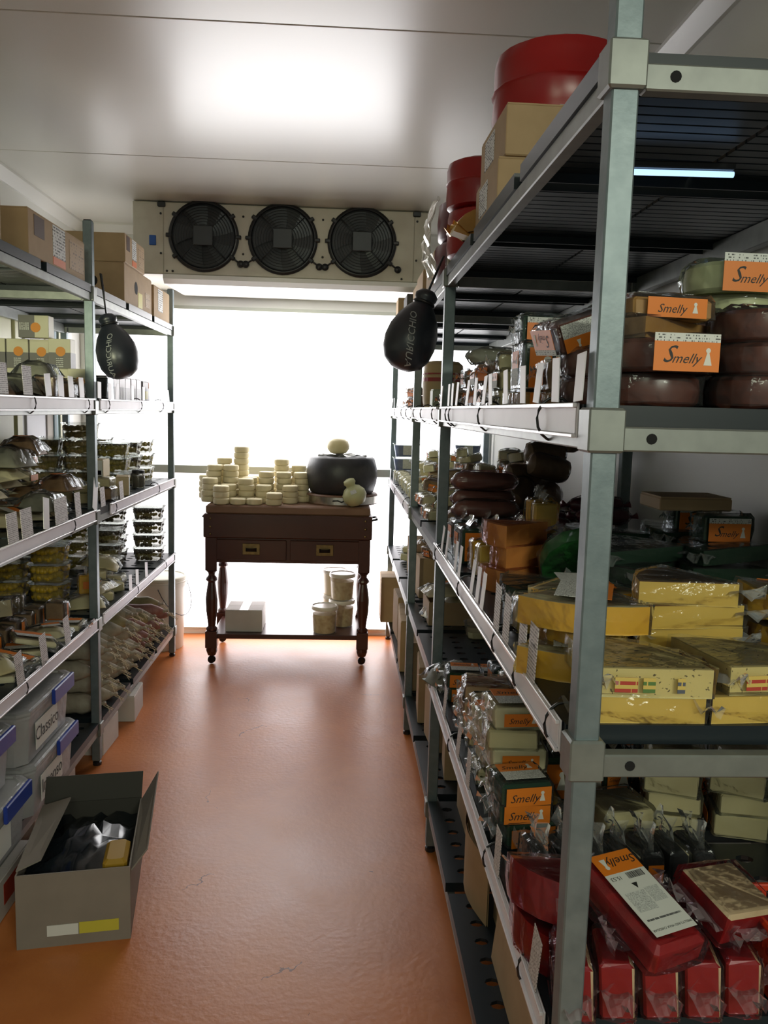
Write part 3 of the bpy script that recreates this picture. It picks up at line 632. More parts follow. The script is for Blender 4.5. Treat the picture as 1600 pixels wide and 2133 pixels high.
def p_bag(desc, w, d, h, m, lab=None, wrap=film, name='bagged_cheese', cat='cheese', amp=.006):
    """soft vacuum bag: a lumpy pillow body in film with sealed edges"""
    P = Proto(name, desc, cat); s0 = sd(); r = random.Random(s0); nu, nv = 8, 6
    ph = [r.uniform(0, 6) for _ in range(6)]
    def zz(u, v): e = (1-abs(2*u-1)**3)*(1-abs(2*v-1)**3); return h*e**.55
    mb = MB(); top = [[None]*(nv+1) for _ in range(nu+1)]
    for sgn in (1, 0):
        mb.grid(lambda u, v: ((u-.5)*w*.94, (v-.5)*d*.94, (.004+zz(u, v)*(1+.10*math.sin(5*u+ph[0])*math.sin(6*v+ph[1]))) if sgn else .002), nu, nv)
    mb.f = mb.f[:nu*nv]+[f[::-1] for f in mb.f[nu*nv:]]
    P.part('cheese', mb.mesh('cheese', m, smooth=60))
    def fw(u, v):
        e = 0 if (u in (0, 1) or v in (0, 1)) else 1
        return ((u-.5)*w*1.12, (v-.5)*d*1.12, .006+e*(zz(u, v)+.004)+r.uniform(-amp, amp)*.8+(0 if e else .008))
    P.part('plastic_wrap', MB().grid(fw, nu, nv).mesh('plastic_wrap', wrap), solid=False)
    for style, w_, h_, cx, cy, rot in (lab or []):
        label_parts(P, Matrix.Translation((cx, cy, h+.012)) @ Matrix.Rotation(math.radians(rot), 4, 'Z'), w_, h_, style, False)
    return P
def p_tub(desc, w, d, h, m, balls=True, fill=.78, name='deli_tub', cat='tub', band=None, br=.011):
    P = Proto(name, desc, cat); k = .82
    def fr(w0, d0, z): c = min(w0, d0)*.16; return [(-w0/2+c, -d0/2, z), (w0/2-c, -d0/2, z), (w0/2, -d0/2+c, z), (w0/2, d0/2-c, z), (w0/2-c, d0/2, z), (-w0/2+c, d0/2, z), (-w0/2, d0/2-c, z), (-w0/2, -d0/2+c, z)]
    def loft(rings, cap0=True, cap1=True):
        mb = MB(); vs = [p for r_ in rings for p in r_]; fs = []
        for q in range(len(rings)-1):
            for i in range(8): j = (i+1) % 8; fs.append((q*8+i, q*8+j, q*8+8+j, q*8+8+i))
        if cap0: fs.append(tuple(range(7, -1, -1)))
        if cap1: fs.append(tuple(range(len(vs)-8, len(vs))))
        return mb.add(vs, fs)
    P.part('tub', loft([fr(w*k, d*k, 0), fr(w*.985, d*.985, h-.004)], cap1=False).mesh('tub', tubm))
    P.part('lid', loft([fr(w*1.03, d*1.03, h-.004), fr(w*1.05, d*1.05, h-.001), fr(w*1.05, d*1.05, h+.003), fr(w*.90, d*.90, h+.004)]).mesh('lid', tubm))
    hf = h*fill; kk = k+(1-k)*fill-.03
    P.part('contents', loft([fr(w*k*.97, d*k*.97, .003), fr(w*kk*.98, d*kk*.98, hf*(.75 if balls else 1))]).mesh('contents', mat('oil', (0.55, 0.42, 0.04), 0.2, alpha=.35) if balls else m), solid=False)
    if balls:
        mb = MB(); r = random.Random(sd())
        for z in (hf*.30, hf*.85):
            kz = k+(1-k)*z/h
            for q in range(22):
                a = q/26*2*PI; x, y = math.cos(a), math.sin(a); s = 1/max(abs(x)/(w*kz/2-br*.75), abs(y)/(d*kz/2-br*.75))
                mb.ball((x*s+r.uniform(-.002, .002), y*s+r.uniform(-.002, .002), max(br, z+r.uniform(-.006, .004))), br*r.uniform(.8, 1.05), 7, 4)
        for q in range(12): mb.ball((r.uniform(-.38, .38)*w*kk, r.uniform(-.38, .38)*d*kk, hf*.86), br, 7, 4)
        P.part('pieces', mb.mesh('pieces', m, smooth=True), None, solid=False, stuff=True)
    if band: P.part('label', MB().box(-w*.16, w*.16, -d/2*(k+.08)-.004, -d/2*(k+.08)-.003, h*.18, h*.9).mesh('label', band, uv=(0, 2)), None, solid=False)
    return P
def p_bucket(desc, r, h, m, lidm, fillm=None, name='lidded_bucket', handle=True, n=28):
    P = Proto(name, desc, 'bucket')
    P.part('bucket', MB().lathe([(r*.86, 0), (r*.88, .004), (r*.98, h*.86), (r*1.03, h*.865), (r*1.03, h*.92), (r, h*.925), (r, h-.012)], n).mesh('bucket', m, smooth=40))
    P.part('lid', MB().lathe([(r*1.02, h-.022), (r*1.05, h-.018), (r*1.05, h-.004), (r*1.01, h), (r*.93, h), (r*.91, h-.004), (.001, h-.003)], n).mesh('lid', lidm, smooth=40))
    if fillm: P.part('contents', MB().lathe([(r*.83, .004), (r*.92, h*.70), (.001, h*.72)], n).mesh('contents', fillm, smooth=40), None, solid=False)
    if handle: P.part('wire_handle', MB().tube([(r*1.04*math.cos(a), -r*1.04*math.sin(a)*0.55-r*.55, h*.88-h*.40*math.sin(a)) for a in [PI*k/12 for k in range(13)]], .0022, 6).mesh('wire_handle', m_grille, True), None, solid=False)
    return P
def p_carton(desc, w, d, h, m, lid='tape', lab=(), holes=(), name='cardboard_box'):
    """closed carton; lab = (face, mat, cx, cz, lw, lh) in fractions"""
    P = Proto(name, desc, 'box'); P.part('carton', MB().rbox(-w/2, w/2, -d/2, d/2, 0, h-.003, .0025).mesh('carton', m))
    g = .002
    P.part('top_flap', MB().box(-w/2+g, w/2-g, -d/2+g, -.001, h-.003, h).mesh('top_flap', m)); P.part('top_flap', MB().box(-w/2+g, w/2-g, .001, d/2-g, h-.003, h).mesh('top_flap', m))
    if lid == 'tape': P.part('tape', MB().box(-w/2, w/2, -.024, .024, h, h+.0006).mesh('tape', m_tape), None, solid=False)
    if lid == 'tapey': P.part('tape', MB().box(-.024, .024, -d/2, d/2, h, h+.0006).mesh('tape', m_tape), None, solid=False)
    for nm, face, mm, cx, cz, lw, lh in lab:
        if face in ('left', 'right'):
            s = -1 if face == 'left' else 1; a, b = sorted((s*(w/2), s*(w/2+.001)))
            me = MB().box(a, b, d*(cx-lw/2)-d/2, d*(cx+lw/2)-d/2, h*(cz-lh/2), h*(cz+lh/2)).mesh(nm, mm, uv=(1, 2))
        else: me = MB().box(w*(cx-lw/2)-w/2, w*(cx+lw/2)-w/2, -d/2-.001, -d/2, h*(cz-lh/2), h*(cz+lh/2)).mesh(nm, mm, uv=(0, 2))
        P.part(nm, me, None, solid=False)
    for face, cx, cz, r in holes:
        M = face_M((-w/2-.0008, d*cx-d/2, h*cz), (-1, 0, 0), (0, 0, 1)) if face == 'left' else (face_M((w/2+.0008, d*cx-d/2, h*cz), (1, 0, 0), (0, 0, 1)) if face == 'right' else face_M((w*cx-w/2, -d/2-.0008, h*cz), (0, -1, 0), (0, 0, 1)))
        P.part('hand_hole', MB().lathe([(.0001, 0), (r, 0)], 16, cap=False).mesh('hand_hole', m_hole), None, M, solid=False)
    return P
def p_tray(desc, w, d, h, m=None, t=.004, inner=None, name='cardboard_tray', hf=None):
    """open cardboard tray: bottom and four walls, hf = lower aisle-side wall height"""
    m = m or m_kraft; P = Proto(name, desc, 'box')
    P.part('bottom', MB().box(-w/2, w/2, -d/2, d/2, 0, t).mesh('bottom', m))
    for nm, b in (('side', (-w/2, w/2, -d/2, -d/2+t, t, h)), ('side', (-w/2, w/2, d/2-t, d/2, t, h)), ('side', (-w/2, -w/2+t, -d/2+t, d/2-t, t, hf or h)), ('side', (w/2-t, w/2, -d/2+t, d/2-t, t, h))):
        P.part(nm, MB().box(*b).mesh(nm, m))
    return P
# ---------------------------------------------------------------- the butcher's cart and what stands on it
m_wood = mat('dark_stained_wood', (0.075, 0.022, 0.014), 0.32, nz=(7, .7), col2=(0.045, 0.013, 0.009), coat=.15)
m_block = mat('butcher_block', (0.24, 0.13, 0.075), 0.5, nz=(9, .6), col2=(0.17, 0.085, 0.05)); m_brass = mat('aged_brass', (0.30, 0.21, 0.09), 0.38, 0.9, nz=(40, .7), col2=(0.12, 0.08, 0.04)); m_iron = mat('dark_iron', (0.03, 0.03, 0.032), 0.4, 0.8)
KX, KY = -0.28, 4.66
cart = thing('butchers_cart', 'dark wooden butcher block cart with turned legs, two drawers and casters', 'cart', (KX, KY, 0))
CW, CD = 0.445, 0.245
MB().rbox(-CW, CW, -CD, CD, .845, .893, .008).build('block_top', m_block, cart)
MB().rbox(-CW-.012, CW+.012, -CD-.008, CD+.008, .715, .845, .005).build('case', m_wood, cart)
MB().rbox(-CW+.03, CW-.03, -CD+.02, CD-.02, .575, .715, .003).build('apron', m_wood, cart)
for s in (-1, 1):
    dr = MB().rbox(s*.2-.19, s*.2+.19, -CD+.008, -CD+.02, .590, .705, .004).build('drawer', m_wood, cart)
    MB().rbox(s*.2-.047, s*.2+.047, -CD+.004, -CD+.008, .622, .684, .003).build('pull_plate', m_brass, dr)
    cup = MB(); cup.grid(lambda u, v: (s*.2+.030*math.cos(PI*u), -CD+.004-.022*math.sin(PI*u)*math.sin(PI*.5*v+.15), .640+.022*v), 10, 4); cup.build('drawer_pull', m_iron, dr, True)
    MB().tube([(s*(CW+.012), -.07, .80), (s*(CW+.045), -.06, .805), (s*(CW+.045), .06, .805), (s*(CW+.012), .07, .80)], .006, 8).build('side_handle', m_iron, cart, True)
    for z in (.735, .775, .82):
        for x in (s*(CW-.025),): MB().lathe([(.007, 0), (.005, .004), (.001, .005)], 8).xf(Matrix.Translation((x, -CD-.008, z)) @ Matrix.Rotation(PI/2, 4, 'X')).build('rivet', m_brass, cart)
    for f in (-1, 1):
        lg = MB().rbox(-.032, .032, -.032, .032, .53, .715, .003)
        prof = [(.020, .535), (.030, .525), (.020, .513), (.019, .50), (.031, .485), (.033, .475), (.021, .463), (.028, .42), (.034, .37), (.031, .30), (.022, .235), (.020, .215), (.031, .205), (.031, .195), (.022, .185)]
        lg.lathe(prof, 16); lg.rbox(-.032, .032, -.032, .032, .095, .19, .003); lg.lathe([(.030, .10), (.031, .075), (.022, .05), (.010, .045)], 12)
        lo = lg.build('leg', m_wood, cart); lo.location = (s*(CW-.028), f*(CD-.035), 0)
        c = MB().tube([(.004, 0, .052), (.004, 0, .036)], .007, 8); c.lathe([(.003, -.010), (.020, -.009), (.024, 0), (.020, .009), (.003, .010)], 14, 0, 0)
        k = len(c.v)-5*14; c.xf(Matrix.Translation((0, 0, .0245)) @ Matrix.Rotation(PI/2, 4, 'X') @ Matrix.Rotation(.5, 4, 'Y'), k); c.build('caster', m_iron, lo, 40)
MB().rbox(-CW+.03, CW-.03, -CD+.02, CD-.02, .145, .172, .004).build('lower_shelf', m_wood, cart)
ZT = .8935
FK = Field(KX-.5, KX+.5, KY-.3, KY+.3, ZT); FKL = Field(KX-.5, KX+.5, KY-.3, KY+.3, .1725)
P_mini = p_disc('small round white cheese stacked with others on the cart top', .043, .033, C['white'], wrap=None, n=18)
cols = [(462, 0, 3), (496, 0, 1), (530, 0, 1), (571, 0, 2), (437, 1, 4), (476, 1, 3), (513, 1, 4), (548, 1, 3), (604, 1, 3), (447, 2, 6), (482, 2, 6), (519, 2, 4), (556, 2, 5), (592, 2, 5), (628, 2, 5),
        (467, 3, 7), (502, 3, 9), (585, 3, 7), (621, 3, 6), (540, 3, 4), (430, 3, 4)]
for px, rw, n in cols:
    y = KY-.195+rw*.094; x = ony(px, 1040, y).x
    for k in range(n): put(P_mini, FK, x+rnd.uniform(-.004, .004), y+rnd.uniform(-.004, .004), rnd.uniform(0, 360), group='small white cheeses on the cart')
# steel-banded board, black wheel, two pale cheeses
WXc = ony(712, 1010, KY).x
Pb = Proto('cheese_board', 'round wooden board with a bright steel band under the black wheel', 'board')
Pb.part('board', MB().lathe([(.205, 0), (.205, .05), (.20, .056), (.001, .056)], 48).mesh('board', m_block, smooth=30)); Pb.part('steel_band', MB().lathe([(.2055, .006), (.2085, .006), (.2085, .046), (.2055, .046)], 48, cap=False).mesh('steel_band', mat('bright_steel', (0.62, 0.60, 0.55), 0.22, 0.95), smooth=30), None)
Pb.part('clasp', MB().tube([(-.05, -.212, .028), (-.02, -.214, .030), (.0, -.214, .022), (.02, -.214, .030), (.06, -.212, .027)], .004, 6).mesh('clasp', m_iron, True), None, solid=False)
put(Pb, FK, WXc, KY+.01, label=Pb.desc, group=None)
Pw = Proto('aged_cheese', 'large black rinded cheese wheel resting on the steel banded board', 'cheese wheel')
Pw.part('wheel', MB().lathe([(.170, 0), (.182, .010), (.197, .06), (.203, .105), (.198, .15), (.185, .197), (.172, .208), (.001, .210)], 48).mesh('wheel', mat('black_rind', (0.020, 0.021, 0.026), 0.42, nz=(14, .8), col2=(0.045, 0.045, 0.05), bump=(50, .25)), smooth=40))
put(Pw, FK, WXc, KY+.01, label=Pw.desc)
r_ = random.Random(5)
Psh = Proto('plastic_sheet', 'crumpled clear plastic sheet on top of the black wheel', 'plastic'); Psh.part('sheet', MB().grid(lambda u, v: ((u-.5)*.27, (v-.5)*.2, r_.uniform(.002, .020)), 10, 7).mesh('sheet', film_milky))
put(Psh, FK, WXc+.0, KY-.03, label=Psh.desc)
Pball = Proto('round_cheese', 'round pale cheese on the plastic sheet atop the black wheel', 'cheese'); Pball.part('cheese', MB().lathe([(.02, 0), (.045, .006), (.062, .028), (.064, .046), (.056, .070), (.036, .086), (.001, .090)], 24).mesh('cheese', C['pale'], smooth=True))
Pball.part('bottom_label', MB().lathe([(.021, -.001), (.036, .002)], 16, cap=False).mesh('bottom_label', C['ham']), None, solid=False)
put(Pball, FK, ony(705, 920, KY-.03).x, KY-.03, label=Pball.desc)
Pkn = Proto('provolone', 'pale gourd shaped cheese with a barcode leaning on the board', 'cheese')
Pkn.part('cheese', MB().lathe([(.015, -.060), (.045, -.050), (.066, -.015), (.064, .015), (.045, .042), (.026, .052), (.026, .060), (.034, .072), (.030, .088), (.012, .096), (.001, .097)], 24).mesh('cheese', C['pgreen'], smooth=True)); Pkn.part('barcode_label', MB().box(-.016, .016, -.0005, .0005, -.012, .012).xf(Matrix.Translation((.002, -.057, .030)) @ Matrix.Rotation(-.75, 4, 'X')).mesh('barcode_label', m_print, uv=(0, 2)), None, solid=False)
xk = ony(738, 1038, KY-.215).x; emit(Pkn, Matrix.Translation((xk, KY-.214, ZT+.066)) @ Matrix.Rotation(math.radians(-22), 4, 'Y') @ Matrix.Rotation(.12, 4, 'X'), Pkn.desc)
# under the cart
Pwb = p_carton('white carton with clear tape on the lower shelf of the cart', .205, .22, .125, m_greyboard, 'tapey', name='carton')
xw = ony(511, 1308, KY-.10).x; put(Pwb, FKL, xw, KY-.07, label=Pwb.desc)
m_tubfill = mat('stew_fill', (0.34, 0.20, 0.06), 0.5, nz=(38, .5), col2=(0.62, 0.50, 0.28))
P_bk = p_bucket('clear lidded tub of diced cheese on the lower shelf of the cart', .073, .155, mat('tub_frosted', (0.66, 0.62, 0.54), 0.3, alpha=.22), mat('tub_lid', (0.72, 0.68, 0.60), 0.3), m_tubfill, name='food_tub', handle=False)
P_bk2 = p_bucket('opaque cream lidded tub behind the diced cheese tubs on the cart', .075, .15, mat('tub_cream', (0.66, 0.55, 0.38), 0.4), MATS['tub_lid'], None, name='food_tub', handle=False)
for px, dy, n in ((676, -.155, 1), (712, .0, 2)):
    for k in range(n): put(P_bk, FKL, ony(px, 1290, KY+dy).x, KY+dy, 20*k, group='clear tubs under the cart', label=P_bk.desc)
for k in range(2): put(P_bk2, FKL, ony(697, 1250, KY+.155).x, KY+.155, label=P_bk2.desc, group='cream tubs under the cart')
P_pail = p_bucket('tall cream plastic bucket with lid beside the salami rack', .145, .43, mat('pail_cream', (0.72, 0.66, 0.55), 0.4), mat('pail_lid', (0.70, 0.66, 0.52), 0.4), None, name='plastic_bucket')
emit(P_pail, Matrix.Translation((-1.045, 4.775, 0)) @ Matrix.Rotation(1.2, 4, 'Z'), P_pail.desc)

# ---------------------------------------------------------------- price rails and cards on the shelf edges
m_rail = mat('price_rail', (0.78, 0.74, 0.80), 0.22, spec=.6); m_strip = mat('price_strip', (0.84, 0.80, 0.86), 0.5, nz=(10, .6), col2=(0.74, 0.70, 0.76)); m_tie = mat('cable_tie', (0.015, 0.014, 0.016), 0.35)
def rail(rk, s, y0, y1, z, ties):
    """white price channel strapped to the aisle side of a rack's beam; s=-1 faces -x (right-hand racks)"""
    L_ = y1-y0; X = lambda a: s*a
    def mb(a, b, z0, z1, y_0=0., y_1=None):
        q = sorted((X(a), X(b))); return MB().rbox(q[0], q[1], y_0, y_1 or L_, z0, z1, .001)
    t = mb(.002, .005, -.042, .002).build('price_rail', m_rail, rk); t.location = (0, y0-rk.location.y, z)
    mb(.0052, .0062, -.037, -.004, .003, L_-.003).build('price_strip', m_strip, t); mb(.0052, .011, -.004, .002).build('rail_lip', m_rail, t); mb(.0052, .011, -.042, -.037).build('rail_lip', m_rail, t)
    me = MB().tube([(X(-.012+.027*math.cos(a)), 0, -.020+.032*math.sin(a)) for a in [2*PI*k/16 for k in range(16)]], .0022, 6, closed=True).mesh('cable_tie', m_tie, True)
    for y in ties: obj('cable_tie', me, t, (0, y-y0, 0))
rail(RK_A, -1, 1.02, 2.44, 1.435, (1.19, 1.72, 2.20, 2.27))
rail(RK_B, -1, 2.53, 3.43, 1.435, (2.62, 3.0, 3.3))
rail(RK_C, -1, 3.50, 4.93, 1.435, (3.7, 4.0, 4.5))
rail(RK_A, -1, 1.02, 2.46, 1.02, (1.06, 1.27, 1.46, 1.92, 2.40))
rail(RK_C, -1, 3.50, 4.93, 1.02, (3.7, 4.3))
rail(RK_A, -1, 1.02, 2.46, 0.60, (1.14, 1.45, 1.98))
rail(RK_D, 1, 1.66, 3.10, 1.435, (2.0, 2.50, 3.02))
rail(RK_E, 1, 3.18, 4.54, 1.435, (3.28, 3.8, 4.25))
rail(RK_D, 1, 1.66, 3.10, 1.02, (2.2, 2.84))
rail(RK_E, 1, 3.30, 4.54, 1.02, (3.36, 4.15))
rail(RK_D, 1, 1.66, 3.10, 0.60, (2.38, ))
rail(RK_E, 1, 3.18, 4.54, 0.60, (3.7, 4.3))
def card(xf, s, y, z, w, h, lean=0, roll=0, m=None, label='', group='', txt=None):
    o = MB().rbox(-.0006, .0006, -w/2, w/2, 0, h, .0003).build('price_card', m or m_whitecard, uv=(1, 2))
    o.matrix_world = Matrix.Translation((xf+s*.0078, y, z+.0035)) @ Matrix.Rotation(math.radians(lean)*-s, 4, 'Y') @ Matrix.Rotation(math.radians(roll), 4, 'X')
    tag(o, label, 'price card', group)
    if txt:
        for k, ln in enumerate(txt):
            if not ln: continue
            q = obj('lettering', text_mesh(ln, .011, 'ink', m_ink), o, M=Matrix.Translation((s*.0009, 0, h*.80-k*.013)) @ Matrix.Rotation(s*PI/2, 4, 'Z') @ Matrix.Rotation(PI/2, 4, 'X'))
    return o
for px in (908, 917, 934, 941, 950, 971, 988, 1006, 1021, 1053, 1088, 1115, 1155, 1202):
    y = onx(px, 800, RX0-.01).y; card(RX0, -1, min(y, 2.43), 1.435, .037, .060, rnd.uniform(-3, 6), rnd.uniform(-4, 4), label='tall blank white card in the rail of the eye-level cheese shelf', group='white price cards, doorway rack')
for px in (812, 816, 821, 826, 833, 838, 843):
    y = onx(px, 830, RX0-.01).y; card(RX0, -1, max(3.52, y), 1.435, .04, .055, rnd.uniform(-3, 6), label='blank white card in the rail by the bright window', group='white price cards, window rack')
for px in (103, 129, 150, 172):
    y = onx(px, 800, LX0+.01).y; card(LX0, 1, min(y, 3.08), 1.435, .052, .070, 3, rnd.uniform(-5, 5), label='blank white card in front of the small boxes', group='white price cards, bagged cheese rack')
for px in (8, 60):
    y = onx(px, 800, LX0+.01).y; card(LX0, 1, y, 1.435, .07, .085, 3, 0, m_cardprint, label='grey printed description card in front of the brown cheeses', group='printed cards, bagged cheese rack')
for px in (208, 230, 245, 277, 300, 321, 338, 352):
    y = onx(px, 810, LX0+.01).y; card(LX0, 1, y, 1.435, .045, .062, rnd.uniform(-3, 6), rnd.uniform(-3, 3), label='blank white card in front of the white packets', group='white price cards, olive rack')
for px, w, h, m, lb in ((28, .075, .085, m_cardprint, 'printed'), (58, .085, .085, m_cardprint, 'printed'), (97, .05, .10, None, 'blank'), (130, .12, .085, m_cardprint, 'printed'), (165, .06, .085, m_cardprint, 'printed')):
    y = onx(px, 1040, LX0+.01).y; card(LX0, 1, y, 1.02, w, h, 4, -12 if m is None else 0, m, '%s card in the rail below the bagged pale cheeses' % lb, '%s cards, bagged cheese shelf' % lb)
card(LX0, 1, 3.08, 1.02, .05, .125, 6, -30, None, 'blank white card leaning across the rack post', None)
for px in (216, 255): card(LX0, 1, onx(px, 1000, LX0+.01).y, 1.02, .06, .075, 4, 0, m_cardprint, 'grey printed card on the olive tub shelf', 'printed cards, olive shelf')
for px, py in ((45, 1385), (95, 1340), (143, 1290)): card(LX0, 1, onx(px, py, LX0+.01).y, .60, .055, .095, 4, 4, m_cardprint, 'narrow printed card on the shelf of brown rinded wedges', 'printed cards, wedge shelf')
for px, py in ((273, 1200), (287, 1185), (306, 1170)): card(LX0, 1, onx(px, py, LX0+.01).y, .60, .05, .07, 4, -10, None, 'blank white card on the dark olive tub shelf', 'white cards, dark olive shelf')
for y, txt in ((1.18, ('', 'Gouda')), (1.25, ('Gouda',)), (1.375, None), (1.46, None)): card(RX0, -1, y, 1.02, .050, .085, 2, 0, m_cardprint, 'printed cheese name card in the rail beside the yellow wedges', 'name cards, yellow wedge shelf', txt)
for y in (1.62, 1.68, 1.76, 1.95, 2.02, 2.2, 2.3): card(RX0, -1, y, 1.02, .035, .075, 5, rnd.uniform(-6, 6), None, 'blank white card in the rail beside dark wrapped cheeses', 'white cards, yellow wedge shelf')
for y in (1.08, 1.36, 1.7, 1.86, 2.12): card(RX0, -1, y, .60, .045, .08, 3, rnd.uniform(-8, 8), m_cardprint, 'printed card in the rail of the red cheddar shelf', 'printed cards, red cheddar shelf')
for px, py in ((806, 990), (812, 1005), (818, 1015)): card(RX0, -1, onx(px, py, RX0-.01).y, 1.02, .05, .06, 3, 0, None, 'blank white card in the rail below the blue tubs', 'white cards, blue tub shelf')

# ---------------------------------------------------------------- hanging pear cheeses
def pear(loc, tilt, phi, hook, flipt, label):
    prof = [(.004, -.118), (.030, -.114), (.056, -.098), (.071, -.070), (.076, -.035), (.072, .002), (.058, .040), (.040, .068), (.027, .082), (.025, .088), (.032, .098), (.033, .110), (.022, .122), (.006, .127)]
    t = thing('pear_cheese', label, 'cheese', loc); t.rotation_euler = tilt
    MB().lathe(prof, 32).build('cheese', mat('black_wax_dull', (0.012, 0.016, 0.026), 0.35, spec=.6, nz=(16, .8), col2=(0.03, 0.035, 0.045), bump=(30, .2)), t, True)
    zs = [p[1] for p in prof]; rs = [p[0] for p in prof]
    for body, sz, zc in (('AURICCHIO', .029, -.035),):
        me = text_mesh(body, sz, 'pear%s' % flipt, mat('stamp_grey', (0.36, 0.38, 0.38), 0.6)).copy()
        for v in me.vertices:
            u, w = v.co.x*(1 if flipt == 0 else 1), v.co.y
            T = math.radians(14)*(1 if flipt == 0 else -1)
            z = zc+u*math.cos(T)+w*math.sin(T)*0; r = float(np.interp(z, zs, rs))+.0022; a = phi+(-w+u*math.sin(T)*1.0)/max(.03, r)*(-1)
            v.co = (r*math.cos(a), r*math.sin(a), z)
        obj('lettering', me, t)
    MB().tube([(math.cos(a)*.029, math.sin(a)*.029, .085) for a in [2*PI*k/14 for k in range(14)]], .005, 6, closed=True).build('neck_cord', m_black, t, True)
    inv = t.matrix_world.inverted() if False else (Matrix.Translation(loc) @ Euler(tilt).to_matrix().to_4x4()).inverted()
    for off in (0, .012):
        hk = inv @ Vector((hook[0], hook[1]+off, hook[2])); MB().tube([(0, .0, .125), tuple((Vector((0, 0, .125))+hk)*.5+Vector((0, .004, 0))), tuple(hk)], .0035, 6).build('cord', m_black, t, True)
    return t
pr = ony(865, 690, 2.40); pl = ony(229, 722, 3.10)
pear((pr.x-.004, 2.40, pr.z), (math.radians(-6), math.radians(19), 0), math.radians(-95), (.288, 2.455, 1.875), 0, 'black pear shaped cheese stamped in grey, roped to the post by the plastic-wrapped wheels')
pear((pl.x+.012, 3.13, pl.z), (math.radians(-4), math.radians(-16), 0), math.radians(-100), (-.90, 3.14, 1.895), 1, 'black pear shaped cheese stamped in grey, roped to the rack with cardboard boxes')
# ---------------------------------------------------------------- kinds of cheese
K = {}
K['brown'] = p_disc('smoked red-brown cheese round in clear wrap', .068, .042, C['brown'])
K['brownl'] = p_disc('smoked red-brown cheese with an orange front label', .068, .042, C['brown'], [('front', 'strip', .085, .046)])
K['flat'] = p_wedge('flat tan cheese wedge with orange label', .15, 55, .026, C['ochre'], C['tanrind'], lab=[('top', 'both', .07, .05)], fins=1)
K['flato'] = p_block('flat orange labelled cheese slab', .11, .10, .026, C['ochre'], [('front', 'orange', .75, .95), ('top', 'both', .7, .6)])
K['pgreen'] = p_disc('pale green round cheese with shiny wrap', .060, .038, C['pgreen'])
K['pgreenl'] = p_disc('pale green round cheese with a big orange label', .062, .044, C['pgreen'], [('front', 'strip', .090, .052)])
K['dk'] = p_block('dark green waxed cheese block with orange front label', .10, .06, .055, C['green'], [('front', 'strip', .9, .9)], fins=(('left', .02),))
K['dkt'] = p_block('upright dark cheese block with orange label', .055, .085, .095, C['green'], [('front', 'orange', .8, .8), ('left', 'both', .5, .7)], fins=(('top', .03), ('back', .03)))
K['tilt'] = p_block('slanting brown cheese block with barcoded orange label', .12, .10, .045, C['brown'], [('front', 'both', .95, .95, 1), ('left', 'strip', .9, .9, 1)], fins=(('right', .04),))
K['tan'] = p_block('tan rinded cheese piece in crinkled wrap', .08, .09, .05, C['tanrind'], [('left', 'orange', .5, .6)], fins=(('left', .03),), txt=False)
K['pale'] = p_block('pale yellow cheese block in clear wrap', .075, .085, .035, C['pale'], fins=(('left', .03),))
K['palel'] = p_block('pale cheese block with an orange label', .075, .085, .04, C['pale'], [('left', 'both', .8, .8)], fins=(('right', .03),))
K['olong'] = p_log('long olive grey wrapped cheese', .022, .15, C['greyg'], knots=False)
K['gseg'] = p_wedge('large yellow rinded cheese wedge in clear wrap', .165, 62, .036, C['gouda'], C['yellow'], 'paste', fins=2, flaplen=.04)
K['gspk'] = p_wedge('yellow rinded wedge with cumin-flecked top', .150, 92, .038, C['speck'], C['yellow'], C['speck'], fins=1, flaplen=.03)
for k_, (mm_, w_, x_) in enumerate((('band_red2', .030, -.042), ('panel_green2', .016, -.012), ('sticker_blue2', .010, .030))):
    a_ = math.radians(-46); md_ = Vector((.075*math.cos(a_)-.087, .075*math.sin(a_), .019)); nn_ = Vector((math.sin(a_), -math.cos(a_), 0)); u_ = Vector((math.cos(a_), math.sin(a_), 0))
    K['gspk'].part('brand_print', MB().box(-w_/2, w_/2, -.010, .010, 0, .0006).mesh('brand_print', print_mat(mm_, (.66, .48, .12), ((.45, .05, .03), (.10, .20, .05), (.10, .11, .14))[k_], 2, (9, 5, 3)[k_], .36), uv=(0, 1)), None, face_M(md_+nn_*.0088+u_*x_, nn_, (0, 0, 1)), solid=False)
K['gbr'] = p_wedge('yellow wedge with brown aged top', .155, 60, .036, C['gouda'], C['yellow'], C['ochre'], fins=1)
K['gbrl'] = p_wedge('yellow wedge with an orange paper label', .155, 60, .036, C['gouda'], C['yellow'], C['gouda'], lab=[('sideB', 'orange', .07, .04, 1)], fins=1)
K['gwl'] = p_wedge('yellow gouda wedge with orange and white top label', .17, 70, .042, C['gouda'], C['yellow'], C['pale'], lab=[('top', 'both', .12, .085)], fins=1)
K['bigp'] = p_block('tall pale yellow cheese slab standing on edge', .20, .055, .062, C['gouda'], m2=C['gouda'], fins=(('back', .02),))
K['gdark'] = p_wedge('flat dark green waxed wedge in creased wrap', .19, 58, .030, C['green'], C['green'], fins=2, flaplen=.06)
K['gdarkl'] = p_wedge('dark green waxed wedge with copper coloured tie', .19, 58, .032, C['green'], C['green'], lab=[('rim', 'orange', .03, .03)], fins=2, txt=False)
K['ghalf'] = p_wedge('bright green waxed half round cheese', .085, 170, .035, C['greenl'], C['greenl'], fins=1)
K['ched'] = p_wedge('orange cheddar wedge in pinkish wrap', .15, 48, .05, C['cheddar'], C['cheddar'], 'paste', wrap=film_pink, fins=1)
K['yst'] = p_block('upright yellow cheese slice in loose wrap', .055, .03, .075, C['gouda'], fins=(('top', .035),), wrap=film)
K['yst2'] = p_block('upright yellow cheese piece with orange label', .06, .035, .075, C['yellow'], [('front', 'orange', .5, .4)], fins=(('top', .04), ('right', .03)), txt=False)
